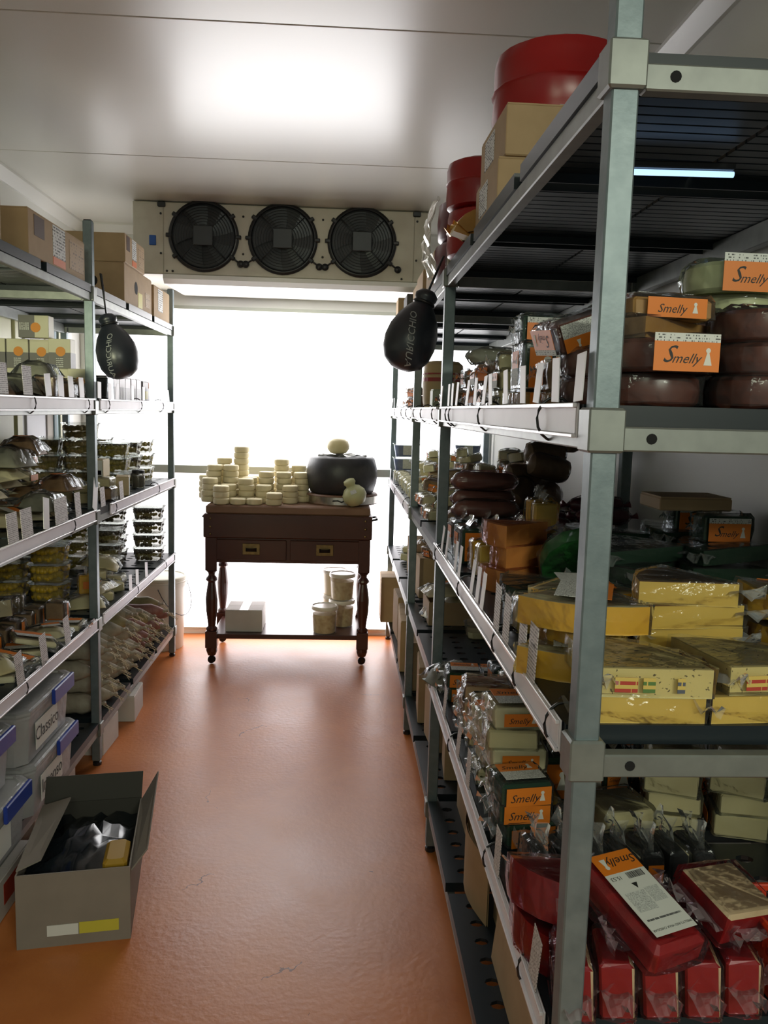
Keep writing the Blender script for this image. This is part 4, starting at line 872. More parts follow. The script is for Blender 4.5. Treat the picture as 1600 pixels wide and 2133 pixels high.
K['ham'] = p_log('long dark cured sausage in clear film', .026, .19, C['ham'], knots=False, name='cured_sausage', cat='sausage')
K['ham2'] = p_log('long reddish sausage with folded film ends', .024, .17, C['maroon'], knots=True, name='cured_sausage', cat='sausage')
K['roul'] = p_log('plump brown speckled roulade in shiny wrap', .042, .15, C['kebab'], knots=False, name='roulade', taper=.85)
K['roulw'] = p_block('brown roulade with a white printed wrapper', .085, .11, .085, C['tanrind'], [('front', 'white', .8, .5), ('top', 'white', .5, .5)], c=.02, name='roulade')
K['wh'] = p_block('small white cheese wedge with orange corner', .05, .07, .035, C['white'], [('left', 'orange', .4, .8)], fins=(('left', .015),), txt=False)
K['whu'] = p_block('upright white cheese slice in film', .02, .06, .055, C['white'], fins=(('left', .012),))
K['fleck'] = p_block('square flecked white cheese slab', .115, .10, .034, C['speckw'], fins=(('left', .02),))
K['fleckr'] = p_block('square reddish flecked cheese slab', .115, .10, .034, C['speckr'], fins=(('left', .02),))
K['whl'] = p_block('white cheese slab with large printed top label', .11, .10, .045, C['white'], [('top', 'both', .85, .85), ('front', 'orange', .7, .6)], fins=(('left', .03),))
K['ysq'] = p_block('square pale yellow cheese block', .10, .10, .045, C['pale'], [('left', 'orange', .5, .5)], txt=False)
K['ysq2'] = p_block('square pale yellow cheese block without label', .10, .10, .040, C['pale'])
K['grnl'] = p_block('dark green cheese slab with orange front label', .10, .085, .040, C['green'], [('front', 'orange', .9, .9), ('top', 'both', .8, .8)], fins=(('left', .03),))
K['must'] = p_wedge('standing mustard yellow wedge with green rind', .13, 40, .032, C['mustard'], C['green'], C['mustard'], lab=[('sideB', 'orange', .06, .028)], fins=2)
K['blk'] = p_block('upright black waxed slab in glossy creased wrap', .030, .085, .085, C['black'], [('front', 'orange', .9, .7)], fins=(('top', .05), ('back', .06), ('left', .045)), txt=False)
K['blky'] = p_block('upright black waxed slab with a yellow cut edge', .032, .085, .085, C['black'], m2=C['pale'], m2side=True, fins=(('top', .055), ('back', .06), ('right', .04)))
K['redu'] = p_block('upright red waxed cheddar wedge in pinkish wrap', .046, .085, .080, C['red'], m2=C['pale'], m2side=True, wrap=film_pink, fins=(('front', .045), ('top', .04), ('right', .03)))
K['redc'] = p_wedge('red waxed cheddar wedge showing its pale cut face', .14, 50, .06, C['pale'], C['red'], C['red'], wrap=film_pink, fins=2)
K['bage'] = p_bag('flat bag of pale cheese with an orange label', .17, .13, .034, C['white'], [('both', .06, .045, .02, .01, 20)])
K['bagp'] = p_bag('lumpy bag of pale cheese in clear film', .16, .12, .045, C['pale'])
K['bagt'] = p_bag('bag of tan cheese pieces in creased film', .15, .12, .05, C['tanrind'], [('orange', .05, .03, -.02, .0, -15)])
K['bagg'] = p_bag('grey-green rinded cheese in a loose bag', .15, .13, .055, C['greyg'])
K['wedb'] = p_wedge('brown crusted cheese wedge standing on its rind', .10, 60, .055, C['pickle'], C['tanrind'], fins=1, lab=[('sideA', 'orange', .03, .045)], txt=False)
K['blkt'] = p_block('brown crusted cheese block wrapped in film', .06, .065, .065, C['kebab'], [('right', 'orange', .25, .9)], fins=(('back', .02),), txt=False)
K['flatw'] = p_block('flat pale pack with orange dotted label', .13, .11, .016, C['white'], [('top', 'both', .9, .6)], fins=(('right', .04),), txt=False)
K['whp'] = p_block('white cheese tub with ribbed side and film lid', .075, .075, .06, C['white'], [('right', 'orange', .9, .35)], c=.015, txt=False)

def heap(F, X, kinds, where, dr, yr, n, tilt=8, seed=1, rz=None, sc=(.9, 1.08)):
    r = random.Random(seed)
    for i in range(n):
        P = K[kinds[i % len(kinds)]]
        put(P, F, X(r.uniform(*dr)), r.uniform(*yr), r.uniform(0, 360) if rz is None else rz+r.uniform(-20, 20), r.uniform(-tilt, tilt), r.uniform(-tilt, tilt), where, sc=r.uniform(*sc))
def lay(F, X, where, rows):
    for k, d, y, *a in rows: put(K[k], F, X(d), y, *a, where=where)

# ---- eye-level shelf of the doorway rack (brown smoked cheeses)
W2 = 'on the eye-level shelf'
lay(FA[1], rx, W2, [('brown', .03+.08, 1.10), ('brownl', .115, 1.075, 4), ('brown', .265, 1.09), ('brown', .27, 1.085, 20), ('brown', .265, 1.09, 40), ('brownl', .415, 1.09, -12), ('brown', .41, 1.09), ('brown', .415, 1.10), ('brown', .54, 1.1), ('brown', .54, 1.1)])
lay(FA[1], rx, W2, [('flat', .11, 1.10, 190), ('flato', .115, 1.10, 8), ('brown', .11, 1.26), ('brown', .11, 1.26), ('brown', .27, 1.25), ('brown', .27, 1.25), ('brown', .42, 1.25), ('brown', .42, 1.25), ('brown', .27, 1.25), ('brown', .42, 1.25)])
lay(FA[1], rx, W2, [('pgreen', .285, 1.23), ('pgreenl', .27, 1.22, 2), ('pgreen', .43, 1.25), ('pgreenl', .43, 1.25, 20), ('tilt', .085, 1.30, 5, 4, -20), ('flat', .25, 1.40, 160), ('flato', .12, 1.42, 8), ('tan', .10, 1.46)])
lay(FA[1], rx, W2, [('flato', .08, 1.56, 5), ('dkt', .075, 1.62, 3), ('dk', .17, 1.62, 4), ('dk', .16, 1.63, -3), ('dk', .10, 1.66, 6), ('tan', .17, 1.78), ('pale', .07, 1.80, 10), ('palel', .075, 1.80, 4), ('pale', .08, 1.81, -8), ('palel', .19, 1.88), ('pale', .19, 1.88), ('tan', .065, 1.92, 5), ('tan', .07, 1.93, 20),
    ('tan', .065, 2.04, 8), ('palel', .07, 2.05, 3), ('bagg', .10, 2.18, 80), ('tan', .10, 2.20), ('olong', .10, 2.17, 10), ('bagt', .10, 2.34, 90), ('tan', .09, 2.36), ('pale', .27, 2.0), ('dk', .29, 1.98), ('pale', .30, 2.2), ('pale', .30, 2.2), ('tan', .32, 1.75), ('pale', .30, 1.8), ('pale', .30, 1.8)])
W2b = 'behind the hanging black cheese'
lay(FB[1], rx, W2b, [('tan', .08, 2.62), ('bagt', .12, 2.75, 80), ('tan', .1, 2.95), ('pale', .3, 2.7), ('pale', .3, 2.7)])
W2c = 'by the bright window at eye level'
lay(FC[1], rx, W2c, [('tan', .07, 3.6), ('bagt', .12, 3.75, 70), ('tan', .07, 3.95, 20), ('tan', .08, 4.1), ('tan', .08, 4.12, 30), ('pale', .08, 4.3), ('tan', .1, 4.5)])
Pjar = Proto('paper_drum', 'tan paper drum with two dark red bands on the eye-level shelf', 'drum'); Pjar.part('drum', MB().lathe([(.075, 0), (.080, .03), (.082, .10), (.078, .17), (.060, .185), (.001, .187)], 20).mesh('drum', mat('drum_tan', (0.46, 0.34, 0.17), .6), smooth=40))
for z0, z1 in ((.105, .120), (.132, .138)): Pjar.part('red_band', MB().lathe([(.0825, z0), (.0822, z1)], 20, cap=False).mesh('red_band', mat('band_red', (.30, .03, .03), .5)), None, solid=False)
put(Pjar, FB[1], rx(.10), 3.28, label=Pjar.desc)
P_gp = p_carton('pale green carton on the eye-level shelf under the tan drum', .07, .09, .07, mat('carton_pale_green', (.45, .52, .36), .6), None); put(P_gp, FB[1], rx(.07), 3.10, label='pale green carton on the eye-level shelf beside the tan drum')

# ---- waist shelf of the doorway rack (yellow wedges)
W3 = 'on the yellow cheese shelf'
lay(FA[2], rx, W3, [('gseg', .105, 1.065, 31), ('gseg', .275, 1.07, 35), ('gseg', .45, 1.08, 28), ('gspk', .105, 1.075, 44), ('gspk', .275, 1.09, 52), ('gspk', .45, 1.09, 44)])
lay(FA[2], rx, W3, [('gwl', .085, 1.24, 255), ('gseg', .10, 1.26, 200), ('gwl', .085, 1.235, 250), ('gbr', .255, 1.27, 152), ('gseg', .26, 1.28, 148), ('gbr', .26, 1.27, 155), ('gbr', .25, 1.27, 146), ('gbrl', .43, 1.27, 215), ('gseg', .45, 1.27, 200), ('gbrl', .43, 1.26, 220, -14)])
lay(FA[2], rx, W3, [('bigp', .13, 1.47, 2), ('gwl', .13, 1.385, 265), ('gdark', .12, 1.60, 180), ('gdarkl', .11, 1.61, 172), ('ghalf', .18, 1.745, 180, 56, 0), ('gdarkl', .33, 1.47, 175), ('gdark', .34, 1.48, 190), ('gdark', .52, 1.46, 170), ('gdark', .51, 1.47, 185)])
for i, y in enumerate((1.66, 1.85, 2.04)):
    for j, d in enumerate((.31, .50)):
        for q in range(4 if y < 1.9 else 3): put(K['gdarkl' if q == 1 and j == 0 else 'gdark'], FA[2], rx(d+rnd.uniform(-.01, .01)), y+rnd.uniform(-.01, .01), 180+rnd.uniform(-18, 18), rnd.uniform(-4, 4), rnd.uniform(-3, 3), where=W3)
lay(FA[2], rx, W3, [('ched', .10, 1.84, 200), ('ched', .12, 1.86, 185), ('ched', .105, 1.86, 195), ('yst', .07, 1.98, 12), ('yst2', .145, 1.99, -8), ('yst', .21, 2.0, 5), ('yst2', .07, 2.06, 8), ('yst', .14, 2.07, -10), ('yst2', .22, 2.10, 15), ('dkt', .05, 2.17, 4), ('dkt', .12, 2.18, -3), ('dkt', .19, 2.19, 6), ('dkt', .05, 2.30, 4), ('dkt', .12, 2.30)])
lay(FA[2], rx, W3, [('bagg', .30, 2.2, 10), ('bagg', .45, 2.25, 30), ('bagg', .30, 2.35, 10), ('bagg', .46, 2.38, 70), ('ham', .12, 2.33, 3), ('ham', .12, 2.38, 10), ('ham', .12, 2.36, 4), ('ham2', .31, 2.40, 178), ('ham2', .31, 2.45, 2), ('ham2', .49, 2.40, 4), ('ham2', .48, 2.44, 4), ('dk', .52, 1.7), ('dk', .52, 1.85)])
put(p_carton('flat kraft carton behind the dark green wedges', .16, .12, .03, m_kraft, None), FA[2], rx(.47), 1.78, label='flat kraft carton lying on the dark green wedges')
W3b = 'on the roulade shelf'
lay(FB[2], rx, W3b, [('ham', .12, 2.56, 5), ('roul', .10, 2.66, 60), ('roul', .20, 2.68, 70), ('roul', .31, 2.66, 80), ('roul', .44, 2.66, 8), ('roulw', .50, 2.78, 5), ('roul', .15, 2.80, 65), ('roul', .26, 2.80, 75), ('roul', .37, 2.80, 70), ('roul', .20, 2.74, 70, 0, -20), ('roul', .31, 2.74, 60, 0, -22), ('roul', .41, 2.74, 75, 0, -18), ('roul', .16, 2.93, 70), ('roul', .28, 2.94, 80), ('roul', .40, 2.95, 65), ('roul', .34, 2.83, 20), ('roul', .42, 2.86, 15), ('dk', .14, 2.58), ('roulw', .51, 2.92, 12), ('roul', .40, 2.76, 10, 0, 12)])
for i in range(7): put(K['wh'], FB[2], rx(.05+.04*(i % 2)), 3.03+.06*i, rnd.uniform(-20, 20), where=W3b)
heap(FB[2], rx, ['wh', 'pale', 'wh', 'tan'], W3b, (.14, .5), (3.02, 3.42), 26, 12, 3)
W3c = 'on the blue tub shelf'
for i in range(20): put(K['whu'], FC[2], rx(.045+.012*(i % 2)), 3.53+.068*i, 90+rnd.uniform(-14, 14), rnd.uniform(-6, 6), 0, W3c)
heap(FC[2], rx, ['wh', 'wh', 'pale', 'tan'], W3c, (.12, .5), (3.55, 4.62), 46, 12, 5)
P_blue = p_tub('clear tub of blue wrapped pieces', .15, .12, .075, C['blue'], False, .9, band=m_print)
for d, y, n in ((.08, 4.76, 2), (.42, 4.66, 2), (.44, 4.84, 2)):
    for k in range(n): put(P_blue, FC[2], rx(d), y, where='with printed label by the window', group='blue tubs')
# ---- red cheddar shelf of the doorway rack
W4 = 'on the red cheddar shelf'
lay(FA[3], rx, W4, [('redu', .04, 1.04, -8, 0, -4), ('redu', .10, 1.045, -10, 0, -4), ('redu', .16, 1.045, -8, 0, -5), ('redu', .22, 1.045, -10, 0, -4), ('redu', .275, 1.05, -6, 0, -3), ('redc', .05, 1.155, 200), ('redu', .15, 1.15, -12), ('redu', .21, 1.15, -12), ('redu', .27, 1.155, -8), ('redu', .33, 1.165, -8), ('redc', .045, 1.165, 205, 8, -8)])
P_hero = Proto('cheese_wedge', 'red waxed cheddar wedge lying on the others with a large printed shop label', 'cheese')
hm = MB().rbox(-.045, .045, -.085, .085, 0, .045, .008).jit(.001, 3)
for i, f in enumerate(hm.f):
    if min(hm.v[k][1] for k in f) > .075: hm.m[i] = 1
P_hero.part('cheese', hm.mesh('cheese', [C['red'], C['pale']])); P_hero.part('plastic_wrap', wrap_of(MB().rbox(-.045, .045, -.085, .085, 0, .045, .008), 77, m=film_pink), solid=False)
h_or = P_hero.part('label', MB().box(-.036, .036, .040, .078, .0535, .0541).mesh('label', m_orange), None, solid=False, label='orange shop label')
P_hero.part('lettering', text_mesh('Smelly', .021, 'ink', m_ink, .35), h_or, Matrix.Translation((.010, .060, .0545)) @ Matrix.Rotation(PI, 4, 'Z'), solid=False)
fg = MB().lathe([(.0001, 0), (.0038, 0)], 8, -.021, .052, cap=False); fg.prism([(-.023, .054), (-.019, .054), (-.016, .068), (-.026, .068)], -.0001, .0001)
P_hero.part('figure_print', fg.xf(Matrix.Translation((0, 0, .0545))).mesh('figure_print', m_inkw), h_or, solid=False)
h_w = P_hero.part('price_print', MB().box(-.036, .036, -.070, .040, .0535, .0541).mesh('price_print', m_paper), None, solid=False, label='white printed label')
RZ = Matrix.Rotation(PI, 4, 'Z')
P_hero.part('lettering', text_mesh("SMELLY'S RED WAX CHEDDAR", .0050, 'ink', m_ink), h_w, Matrix.Translation((0, -.061, .0545)) @ RZ, solid=False)
P_hero.part('small_print', MB().box(-.030, .030, -.046, -.040, .0543, .0544).mesh('small_print', print_mat('fine_print', (.70, .70, .66), (.12, .12, .12), 1, 30, .40), uv=(0, 1)), h_w, solid=False)
P_hero.part('small_print', MB().box(-.030, .004, -.030, .004, .0543, .0544).mesh('small_print', m_print, uv=(0, 1)), h_w, solid=False)
P_hero.part('small_print', MB().box(.006, .030, -.020, .006, .0543, .0544).mesh('small_print', m_print, uv=(0, 1)), h_w, solid=False)
tri = MB().prism([(-.006, .018), (-.001, .008), (.004, .018)], .0543, .0545); P_hero.part('warning_mark', tri.mesh('warning_mark', m_ink), h_w, solid=False)
bc = MB(); rb = random.Random(4); xx = -.002
while xx < .028: w_ = rb.choice((.0006, .001, .0016)); bc.box(xx, xx+w_, .026, .037, .0543, .0545); xx += w_+rb.choice((.0006, .001))
P_hero.part('barcode', bc.mesh('barcode', m_ink), h_w, solid=False, stuff=True); P_hero.part('lettering', text_mesh('15.53', .009, 'ink', m_ink), h_w, Matrix.Translation((-.022, .031, .0545)) @ RZ, solid=False)
for s, a in ((-1, 100), (1, -80)): P_hero.part('wrap_flap', fin(.12, .035, sd()).xf(Matrix.Translation((s*.048, 0, .02)) @ Matrix.Rotation(math.radians(90*s*-1), 4, 'Z')).mesh('wrap_flap', film_pink), solid=False)
put(P_hero, FA[3], rx(.135), 1.075, 22, 14, 0, label=P_hero.desc)
P_rt = p_block('red waxed cheddar block with a pale yellow square cut top', .10, .10, .05, C['red'], m2=C['pale'], wrap=film_pink, fins=(('left', .03), ('front', .02)))
put(P_rt, FA[3], rx(.275), 1.10, 20, 12, 6, label=P_rt.desc)
lay(FA[3], rx, W4, [('blk', .055, 1.31, 8), ('blky', .10, 1.31, 10), ('blk', .15, 1.31, 6), ('blky', .195, 1.31, 12), ('blk', .24, 1.315, 4), ('blky', .285, 1.32, 8), ('blk', .33, 1.32, 5), ('ysq2', .25, 1.50, 15), ('ysq2', .25, 1.48, 12), ('ysq', .375, 1.53, -18), ('ysq2', .38, 1.54, -14), ('ysq', .375, 1.535, -20), ('ysq2', .38, 1.54, -12), ('ysq', .515, 1.53, -15), ('ysq2', .52, 1.53, -12), ('ysq', .51, 1.53, -25), ('ysq2', .515, 1.53, -12),
    ('grnl', .07, 1.50, 12), ('grnl', .065, 1.51, 4), ('grnl', .06, 1.50, 9), ('must', .155, 1.49, 80, 80, 0), ('must', .19, 1.58, 75, 78, 0), ('must', .11, 1.60, 100, 80, 0), ('dkt', .17, 1.68), ('dkt', .24, 1.68, 8), ('dkt', .31, 1.70), ('dk', .42, 1.70), ('dk', .42, 1.70), ('dk', .53, 1.70), ('grnl', .30, 1.82, 5), ('grnl', .43, 1.82, 5)])
for d, y, seq in ((.075, 1.64, ['whl', 'ysq2', 'whl']), (.08, 1.76, ['fleck', 'ysq2', 'fleck', 'whl']), (.085, 1.88, ['fleck', 'fleck', 'fleck', 'fleck']), (.085, 2.0, ['fleck', 'fleck', 'fleckr', 'fleckr']), (.21, 1.80, ['ysq2', 'fleck', 'ysq2', 'ysq2']), (.22, 1.92, ['fleck', 'ysq2', 'fleck', 'fleck', 'ysq2']), (.22, 2.04, ['ysq2', 'palel', 'fleck', 'fleck'])):
    for k, q in enumerate(seq): put(K[q], FA[3], rx(d+rnd.uniform(-.008, .008)), y+rnd.uniform(-.006, .006), rnd.uniform(-9, 9), where=W4)
lay(FA[3], rx, W4, [('wh', .06, 2.12, 20), ('palel', .12, 2.14, 30), ('wh', .18, 2.16), ('grnl', .07, 2.28, 3), ('grnl', .07, 2.28, -4), ('dkt', .18, 2.28, 5), ('dkt', .245, 2.27, -6), ('bagg', .05, 2.40, 20), ('grnl', .18, 2.40)])
# orange basket at the front
m_bask = mat('basket_orange', (0.62, 0.050, 0.012), 0.35)
def basket(loc, w, d, h):
    t = thing('plastic_basket', 'bright orange perforated plastic basket beside the red cheddar', 'basket', loc)
    def wall(a, b, nm):
        a, b = Vector(a), Vector(b); mb = MB(); nu, nv = 8, 4; u = (b-a); L_ = u.length; u.normalize(); out = Vector((u.y, -u.x, 0))
        def P3(s, z): return a+u*s+out*(.012*z/h)+Vector((0, 0, z))
        cw, ch = L_/nu, h/nv
        for i in range(nu):
            for j in range(nv):
                x0, z0 = i*cw, j*ch; m0, n0 = cw*.24, ch*.22; o_ = [(x0, z0), (x0+cw, z0), (x0+cw, z0+ch), (x0, z0+ch)]; q = [(x0+m0, z0+n0), (x0+cw-m0, z0+n0), (x0+cw-m0, z0+ch-n0), (x0+m0, z0+ch-n0)]
                pts = [P3(*p) for p in o_+q]; mb.add(pts, [(k, (k+1) % 4, 4+(k+1) % 4, 4+k) for k in range(4)]); mb.add([p-out*.003 for p in pts], [(4+k, 4+(k+1) % 4, (k+1) % 4, k) for k in range(4)])
        mb.build(nm, m_bask, t)
    c = [(-w/2, -d/2, .003), (w/2, -d/2, .003), (w/2, d/2, .003), (-w/2, d/2, .003)]
    for k in range(4): wall(c[k], c[(k+1) % 4], 'wall')
    MB().rbox(-w/2, w/2, -d/2, d/2, 0, .004, .001).build('bottom', m_bask, t)
    e = .014; MB().tube([(-w/2-e, -d/2-e, h), (w/2+e, -d/2-e, h), (w/2+e, d/2+e, h), (-w/2-e, d/2+e, h)], .006, 6, closed=True).build('rim', m_bask, t)
basket((rx(.385), 1.065, .6008), .12, .11, .115)

# ---- bottom shelf of the doorway rack: cartons
P_t1 = p_tray('kraft tray of small wrapped cheeses on the bottom shelf', .22, .24, .12, hf=.09)
TB = 'on the bottom shelf'
FA5 = FA[4]
put(P_t1, FA5, rx(.20), 2.33, label='open kraft tray at the far end of the doorway rack bottom shelf'); FA5.H[:] = np.where(FA5.H > .29, .20, FA5.H)
lay(FA5, rx, 'in the open kraft tray', [('tan', .16, 2.28), ('wh', .23, 2.28), ('ched', .2, 2.36, 200), ('tan', .16, 2.38), ('palel', .24, 2.40)])
put(p_carton('x', .20, .20, .16, m_kraft, None), FA5, rx(.24), 2.04, 4, label='closed kraft carton on the bottom shelf behind a bent board')
P_t2 = p_tray('kraft tray', .24, .30, .13, hf=.11); put(P_t2, FA5, rx(.22), 1.72, label='open kraft tray with orange labelled packs on the bottom shelf'); FA5.H[:] = np.where((FA5.H > .29) & (FA5.H < .325), .20, FA5.H)
lay(FA5, rx, 'in the tray with orange packs', [('yst2', .17, 1.62), ('grnl', .22, 1.66), ('pale', .17, 1.75), ('pale', .17, 1.75), ('yst2', .26, 1.76), ('palel', .2, 1.82)])
P_bd = Proto('cardboard_sheet', 'x', 'cardboard'); P_bd.part('sheet', MB().grid(lambda u, v: (.03*math.sin(PI*u)*-1, (u-.5)*.36, v*.20), 8, 2).mesh('sheet', m_kraft, True))
ob = MB()
for s in (0, .004): ob.grid(lambda u, v: (-.03*math.sin(PI*u)+s, (u-.5)*.30, v*.17), 8, 2)
o = ob.build('cardboard_sheet', m_kraft, None, True); o.location = (rx(.075), 1.98, .181); tag(o, 'bent kraft board standing at the edge of the bottom shelf', 'cardboard')
for k, (d, y, l) in enumerate(((.07, 1.52, .40), (.105, 1.40, .34), (.15, 1.30, .30))):
    o = MB().rbox(-.003, .003, -l/2, l/2, 0, .17, .001).build('cardboard_sheet', m_kraft); o.matrix_world = Matrix.Translation((rx(d), y, .181)) @ Matrix.Rotation(.10, 4, 'Y'); tag(o, 'flattened kraft board standing on edge along the bottom shelf', 'cardboard', 'flattened boards')
# ---- lower shelves of the two bays by the window
P_t3 = p_tray('x', .30, .22, .09); put(P_t3, FB[3], rx(.20), 3.18, label='kraft tray of wrapped cheeses above the perforated dark shelf'); FB[3].H[:] = np.where(FB[3].H > .66, .61, FB[3].H)
lay(FB[3], rx, 'in the kraft tray', [('bagp', .12, 3.16, 20), ('bage', .26, 3.2, 60), ('bagp', .2, 3.2, 100), ('bage', .12, 3.18, 10), ('tan', .26, 3.2)])
P_rt2 = p_tub('x', .10, .10, .05, C['white'], False, .5); put(P_rt2, FB[3], rx(.22), 2.92, label='small clear tub alone on the perforated dark shelf')
P_kx = p_carton('x', .22, .20, .20, m_kraft, None)
lay_k = [(FC[3], .15, 3.62, .9), (FC[3], .14, 3.86, .75), (FC[3], .15, 4.10, .9), (FB[4], .17, 2.70, .85), (FB[4], .16, 2.95, 1.0), (FB[4], .16, 3.24, 1.15), (FC[4], .14, 3.62, 1.1), (FC[4], .14, 3.90, 1.25), (FC[4], .14, 4.16, 1.1), (FC[4], .15, 4.44, 1.2)]
for i, (F, d, y, s) in enumerate(lay_k):
    put(P_kx, F, rx(d), y, rnd.uniform(-5, 5), sc=s, label='closed kraft carton on a low shelf of the bays by the window', group='kraft cartons, window bays')
put(p_carton('x', .2, .2, .27, m_kraft, None, name='cardboard_box'), FC[4], rx(.05), 4.80, 0, label='kraft box jutting past the shelf edge beside the cart')
W4c = 'on the low shelf by the window'
heap(FC[3], rx, ['wh', 'tan', 'whu', 'dk'], W4c, (.06, .4), (4.22, 4.58), 14, 10, 8); heap(FC[3], rx, ['wh', 'bagt', 'tan'], W4c, (.08, .3), (3.55, 4.15), 12, 10, 9)
# ---- top shelf of the right-hand racks
P_wheel = Proto('waxed_cheese', 'x', 'cheese wheel')
P_wheel.part('wheel', MB().lathe([(.13, 0), (.148, .010), (.152, .05), (.150, .098), (.156, .106), (.150, .114), (.151, .16), (.145, .186), (.125, .195), (.001, .197)], 40).jit(.0014, 9).mesh('wheel', C['red'], smooth=50))
P_wheelm = Proto('waxed_cheese', 'x', 'cheese wheel'); P_wheelm.part('wheel', MB().lathe([(.12, 0), (.135, .012), (.138, .07), (.133, .125), (.115, .138), (.001, .14)], 36).mesh('wheel', C['maroon'], smooth=50))
lk = [('address_label', 'left', m_shipping, .62, .55, .38, .62)]
P_k1 = p_carton('x', .27, .28, .105, m_kraft, 'tapey', lk); P_k2 = p_carton('x', .27, .27, .16, m_kraft, None, [('printed_mark', 'front', m_kprint, .75, .75, .35, .35)])
put(P_k1, FA[0], rx(.150), 1.91, label='lower kraft box with address label on the top shelf', group=None); put(P_k1, FA[0], rx(.160), 1.905, 1, label='upper kraft box with address label on the top shelf')
for k in range(2): put(P_k1, FA[0], rx(.44), 2.02, label='kraft box behind the address-labelled pair on the top shelf', group='kraft boxes under the red wheel')
put(P_wheel, FA[0], rx(.195), 2.02, label='tall red waxed cheese wheel resting on kraft boxes')
put(P_wheel, FA[0], rx(.085), 2.36, label='lower red waxed wheel in the stack beside the gold foil', sc=.66); put(P_wheel, FA[0], rx(.08), 2.365, label='upper red waxed wheel in the stack beside the gold foil', sc=.66)
m_gold = mat('gold_foil', (0.72, 0.46, 0.14), 0.22, 0.95)
rg = random.Random(12); Pg = Proto('foil_cheese', 'cut cheese in crumpled gold foil on the top shelf edge', 'cheese'); Pg.part('cheese', MB().prism(wedge_poly(.08, 150, 8), 0, .05, side=[0]*10, top=1).xf(Matrix.Rotation(PI/2, 4, 'X') @ Matrix.Rotation(PI/2, 4, 'Z')).xf(Matrix.Translation((0, 0, .045))).mesh('cheese', [C['pale'], C['ochre']]))
Pg.part('gold_foil', MB().grid(lambda u, v: ((u-.5)*.16, (v-.5)*.12, .004+.035*(abs(2*u-1)**1.5)*rg.uniform(.5, 1.3)+rg.uniform(0, .014)), 9, 7).mesh('gold_foil', m_gold))
emit(Pg, Matrix.Translation((rx(.04), 2.15, 1.8506)) @ Matrix.Rotation(.1, 4, 'Z'), Pg.desc)
put(P_wheelm, FB[0], rx(.14), 2.86, label='lower maroon waxed wheel in plastic on the top shelf'); put(P_wheelm, FB[0], rx(.15), 2.87, label='upper maroon waxed wheel in plastic on the top shelf')
rq = random.Random(3); Pbg = Proto('plastic_bag', 'loose clear plastic bag hanging off the maroon wheels', 'plastic bag'); Pbg.part('bag', MB().grid(lambda u, v: (rq.uniform(-.012, .012)-.03*math.sin(PI*v), (u-.5)*.20, v*.22), 8, 8).mesh('bag', film_milky))
emit(Pbg, Matrix.Translation((rx(-.02), 2.66, 1.852)), Pbg.desc)
put(p_block('x', .06, .10, .10, C['pale'], name='cheese_block'), FB[0], rx(.06), 2.66, label='pale cheese piece inside the loose plastic bag on the top shelf')
for y, d in ((3.2, .16), (3.62, .16), (3.95, .17)): put(P_k2, FB[0] if y < 3.4 else FC[0], rx(d), y, label='kraft box on the top shelf past the maroon wheels', group='kraft boxes by the cooler')
put(p_carton('x', .2, .22, .15, mat('dark_carton', (.05, .045, .045), .6), None), FC[0], rx(.11), 4.25, label='dark carton on the top shelf near the window'); put(P_kx, FC[0], rx(.08), 4.52, label='small kraft box at the end of the top shelf by the window', sc=.85)
# added glowing tube under the top shelf, imitating a lamp reflected in glass
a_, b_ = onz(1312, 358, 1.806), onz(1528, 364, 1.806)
tl = thing('reflection_tube', 'slim blue-white glowing tube imitating a reflection in glass, under the top shelf', 'reflection', ((a_+b_)/2))
dv = (b_-a_); MB().tube([tuple(-dv/2), tuple(dv/2)], .0045, 10).build('tube', mat('reflection_glow', (.8, .9, 1), .3, emit=((0.40, 0.64, 1.0), 1.35)), tl, True)
MB().rbox(-dv.length/2, dv.length/2, -.009, .009, .0055, .016, .002).xf(Matrix.Rotation(math.atan2(dv.y, dv.x), 4, 'Z')).build('tube_backing', m_plate, tl)
# ================================================================ left-hand racks
# ---- top shelf: cartons
m_st = mat('sticker_brown', (.10, .06, .045), .5); m_so = mat('sticker_orange', (.70, .17, .04), .5); m_sy = mat('sticker_yellow', (.55, .48, .05), .5)
P_l1 = p_carton('x', .30, .53, .135, m_kraft, None, [('brown_sticker', 'right', m_st, .17, .70, .16, .45), ('address_label', 'right', m_shipping, .50, .60, .22, .72), ('orange_sticker', 'right', m_so, .50, .14, .22, .18), ('printed_mark', 'right', m_kprint, .83, .5, .28, .7)])
put(P_l1, FD[0], lx(.155), 2.79, label='long kraft carton with a brown sticker on the top shelf beside the post')
P_l0 = p_carton('x', .30, .40, .14, m_kraft, None, [('printed_mark', 'right', m_kprint, .5, .5, .6, .6)])
put(P_l0, FD[0], lx(.17), 2.17, label='lower kraft carton beside the brown-stickered carton'); put(P_l0, FD[0], lx(.18), 2.16, label='upper kraft carton stacked beside the brown-stickered carton')
put(p_carton('x', .22, .5, .15, m_kraft, None), FD[0], lx(.46), 2.80, label='kraft carton behind the brown-stickered carton')
P_l2 = p_carton('x', .30, .50, .165, m_kraft, None, [('yellow_sticker', 'right', m_sy, .55, .24, .16, .40), ('printed_mark', 'right', m_kprint, .83, .35, .18, .4)], [('right', .40, .52, .028), ('front', .55, .52, .024)])
P_l3 = p_carton('x', .30, .34, .12, m_kraft, None, [('brown_sticker', 'right', m_st, .15, .70, .16, .5), ('address_label', 'right', m_shipping, .45, .62, .22, .7), ('orange_sticker', 'right', m_so, .45, .13, .22, .2), ('printed_mark', 'right', m_kprint, .80, .5, .3, .7)])
put(P_l2, FE[0], lx(.16), 3.86, label='kraft carton with a round hand hole on the top shelf')
put(P_l3, FE[0], lx(.155), 3.78, label='kraft carton with address label stacked on the hand-hole carton')
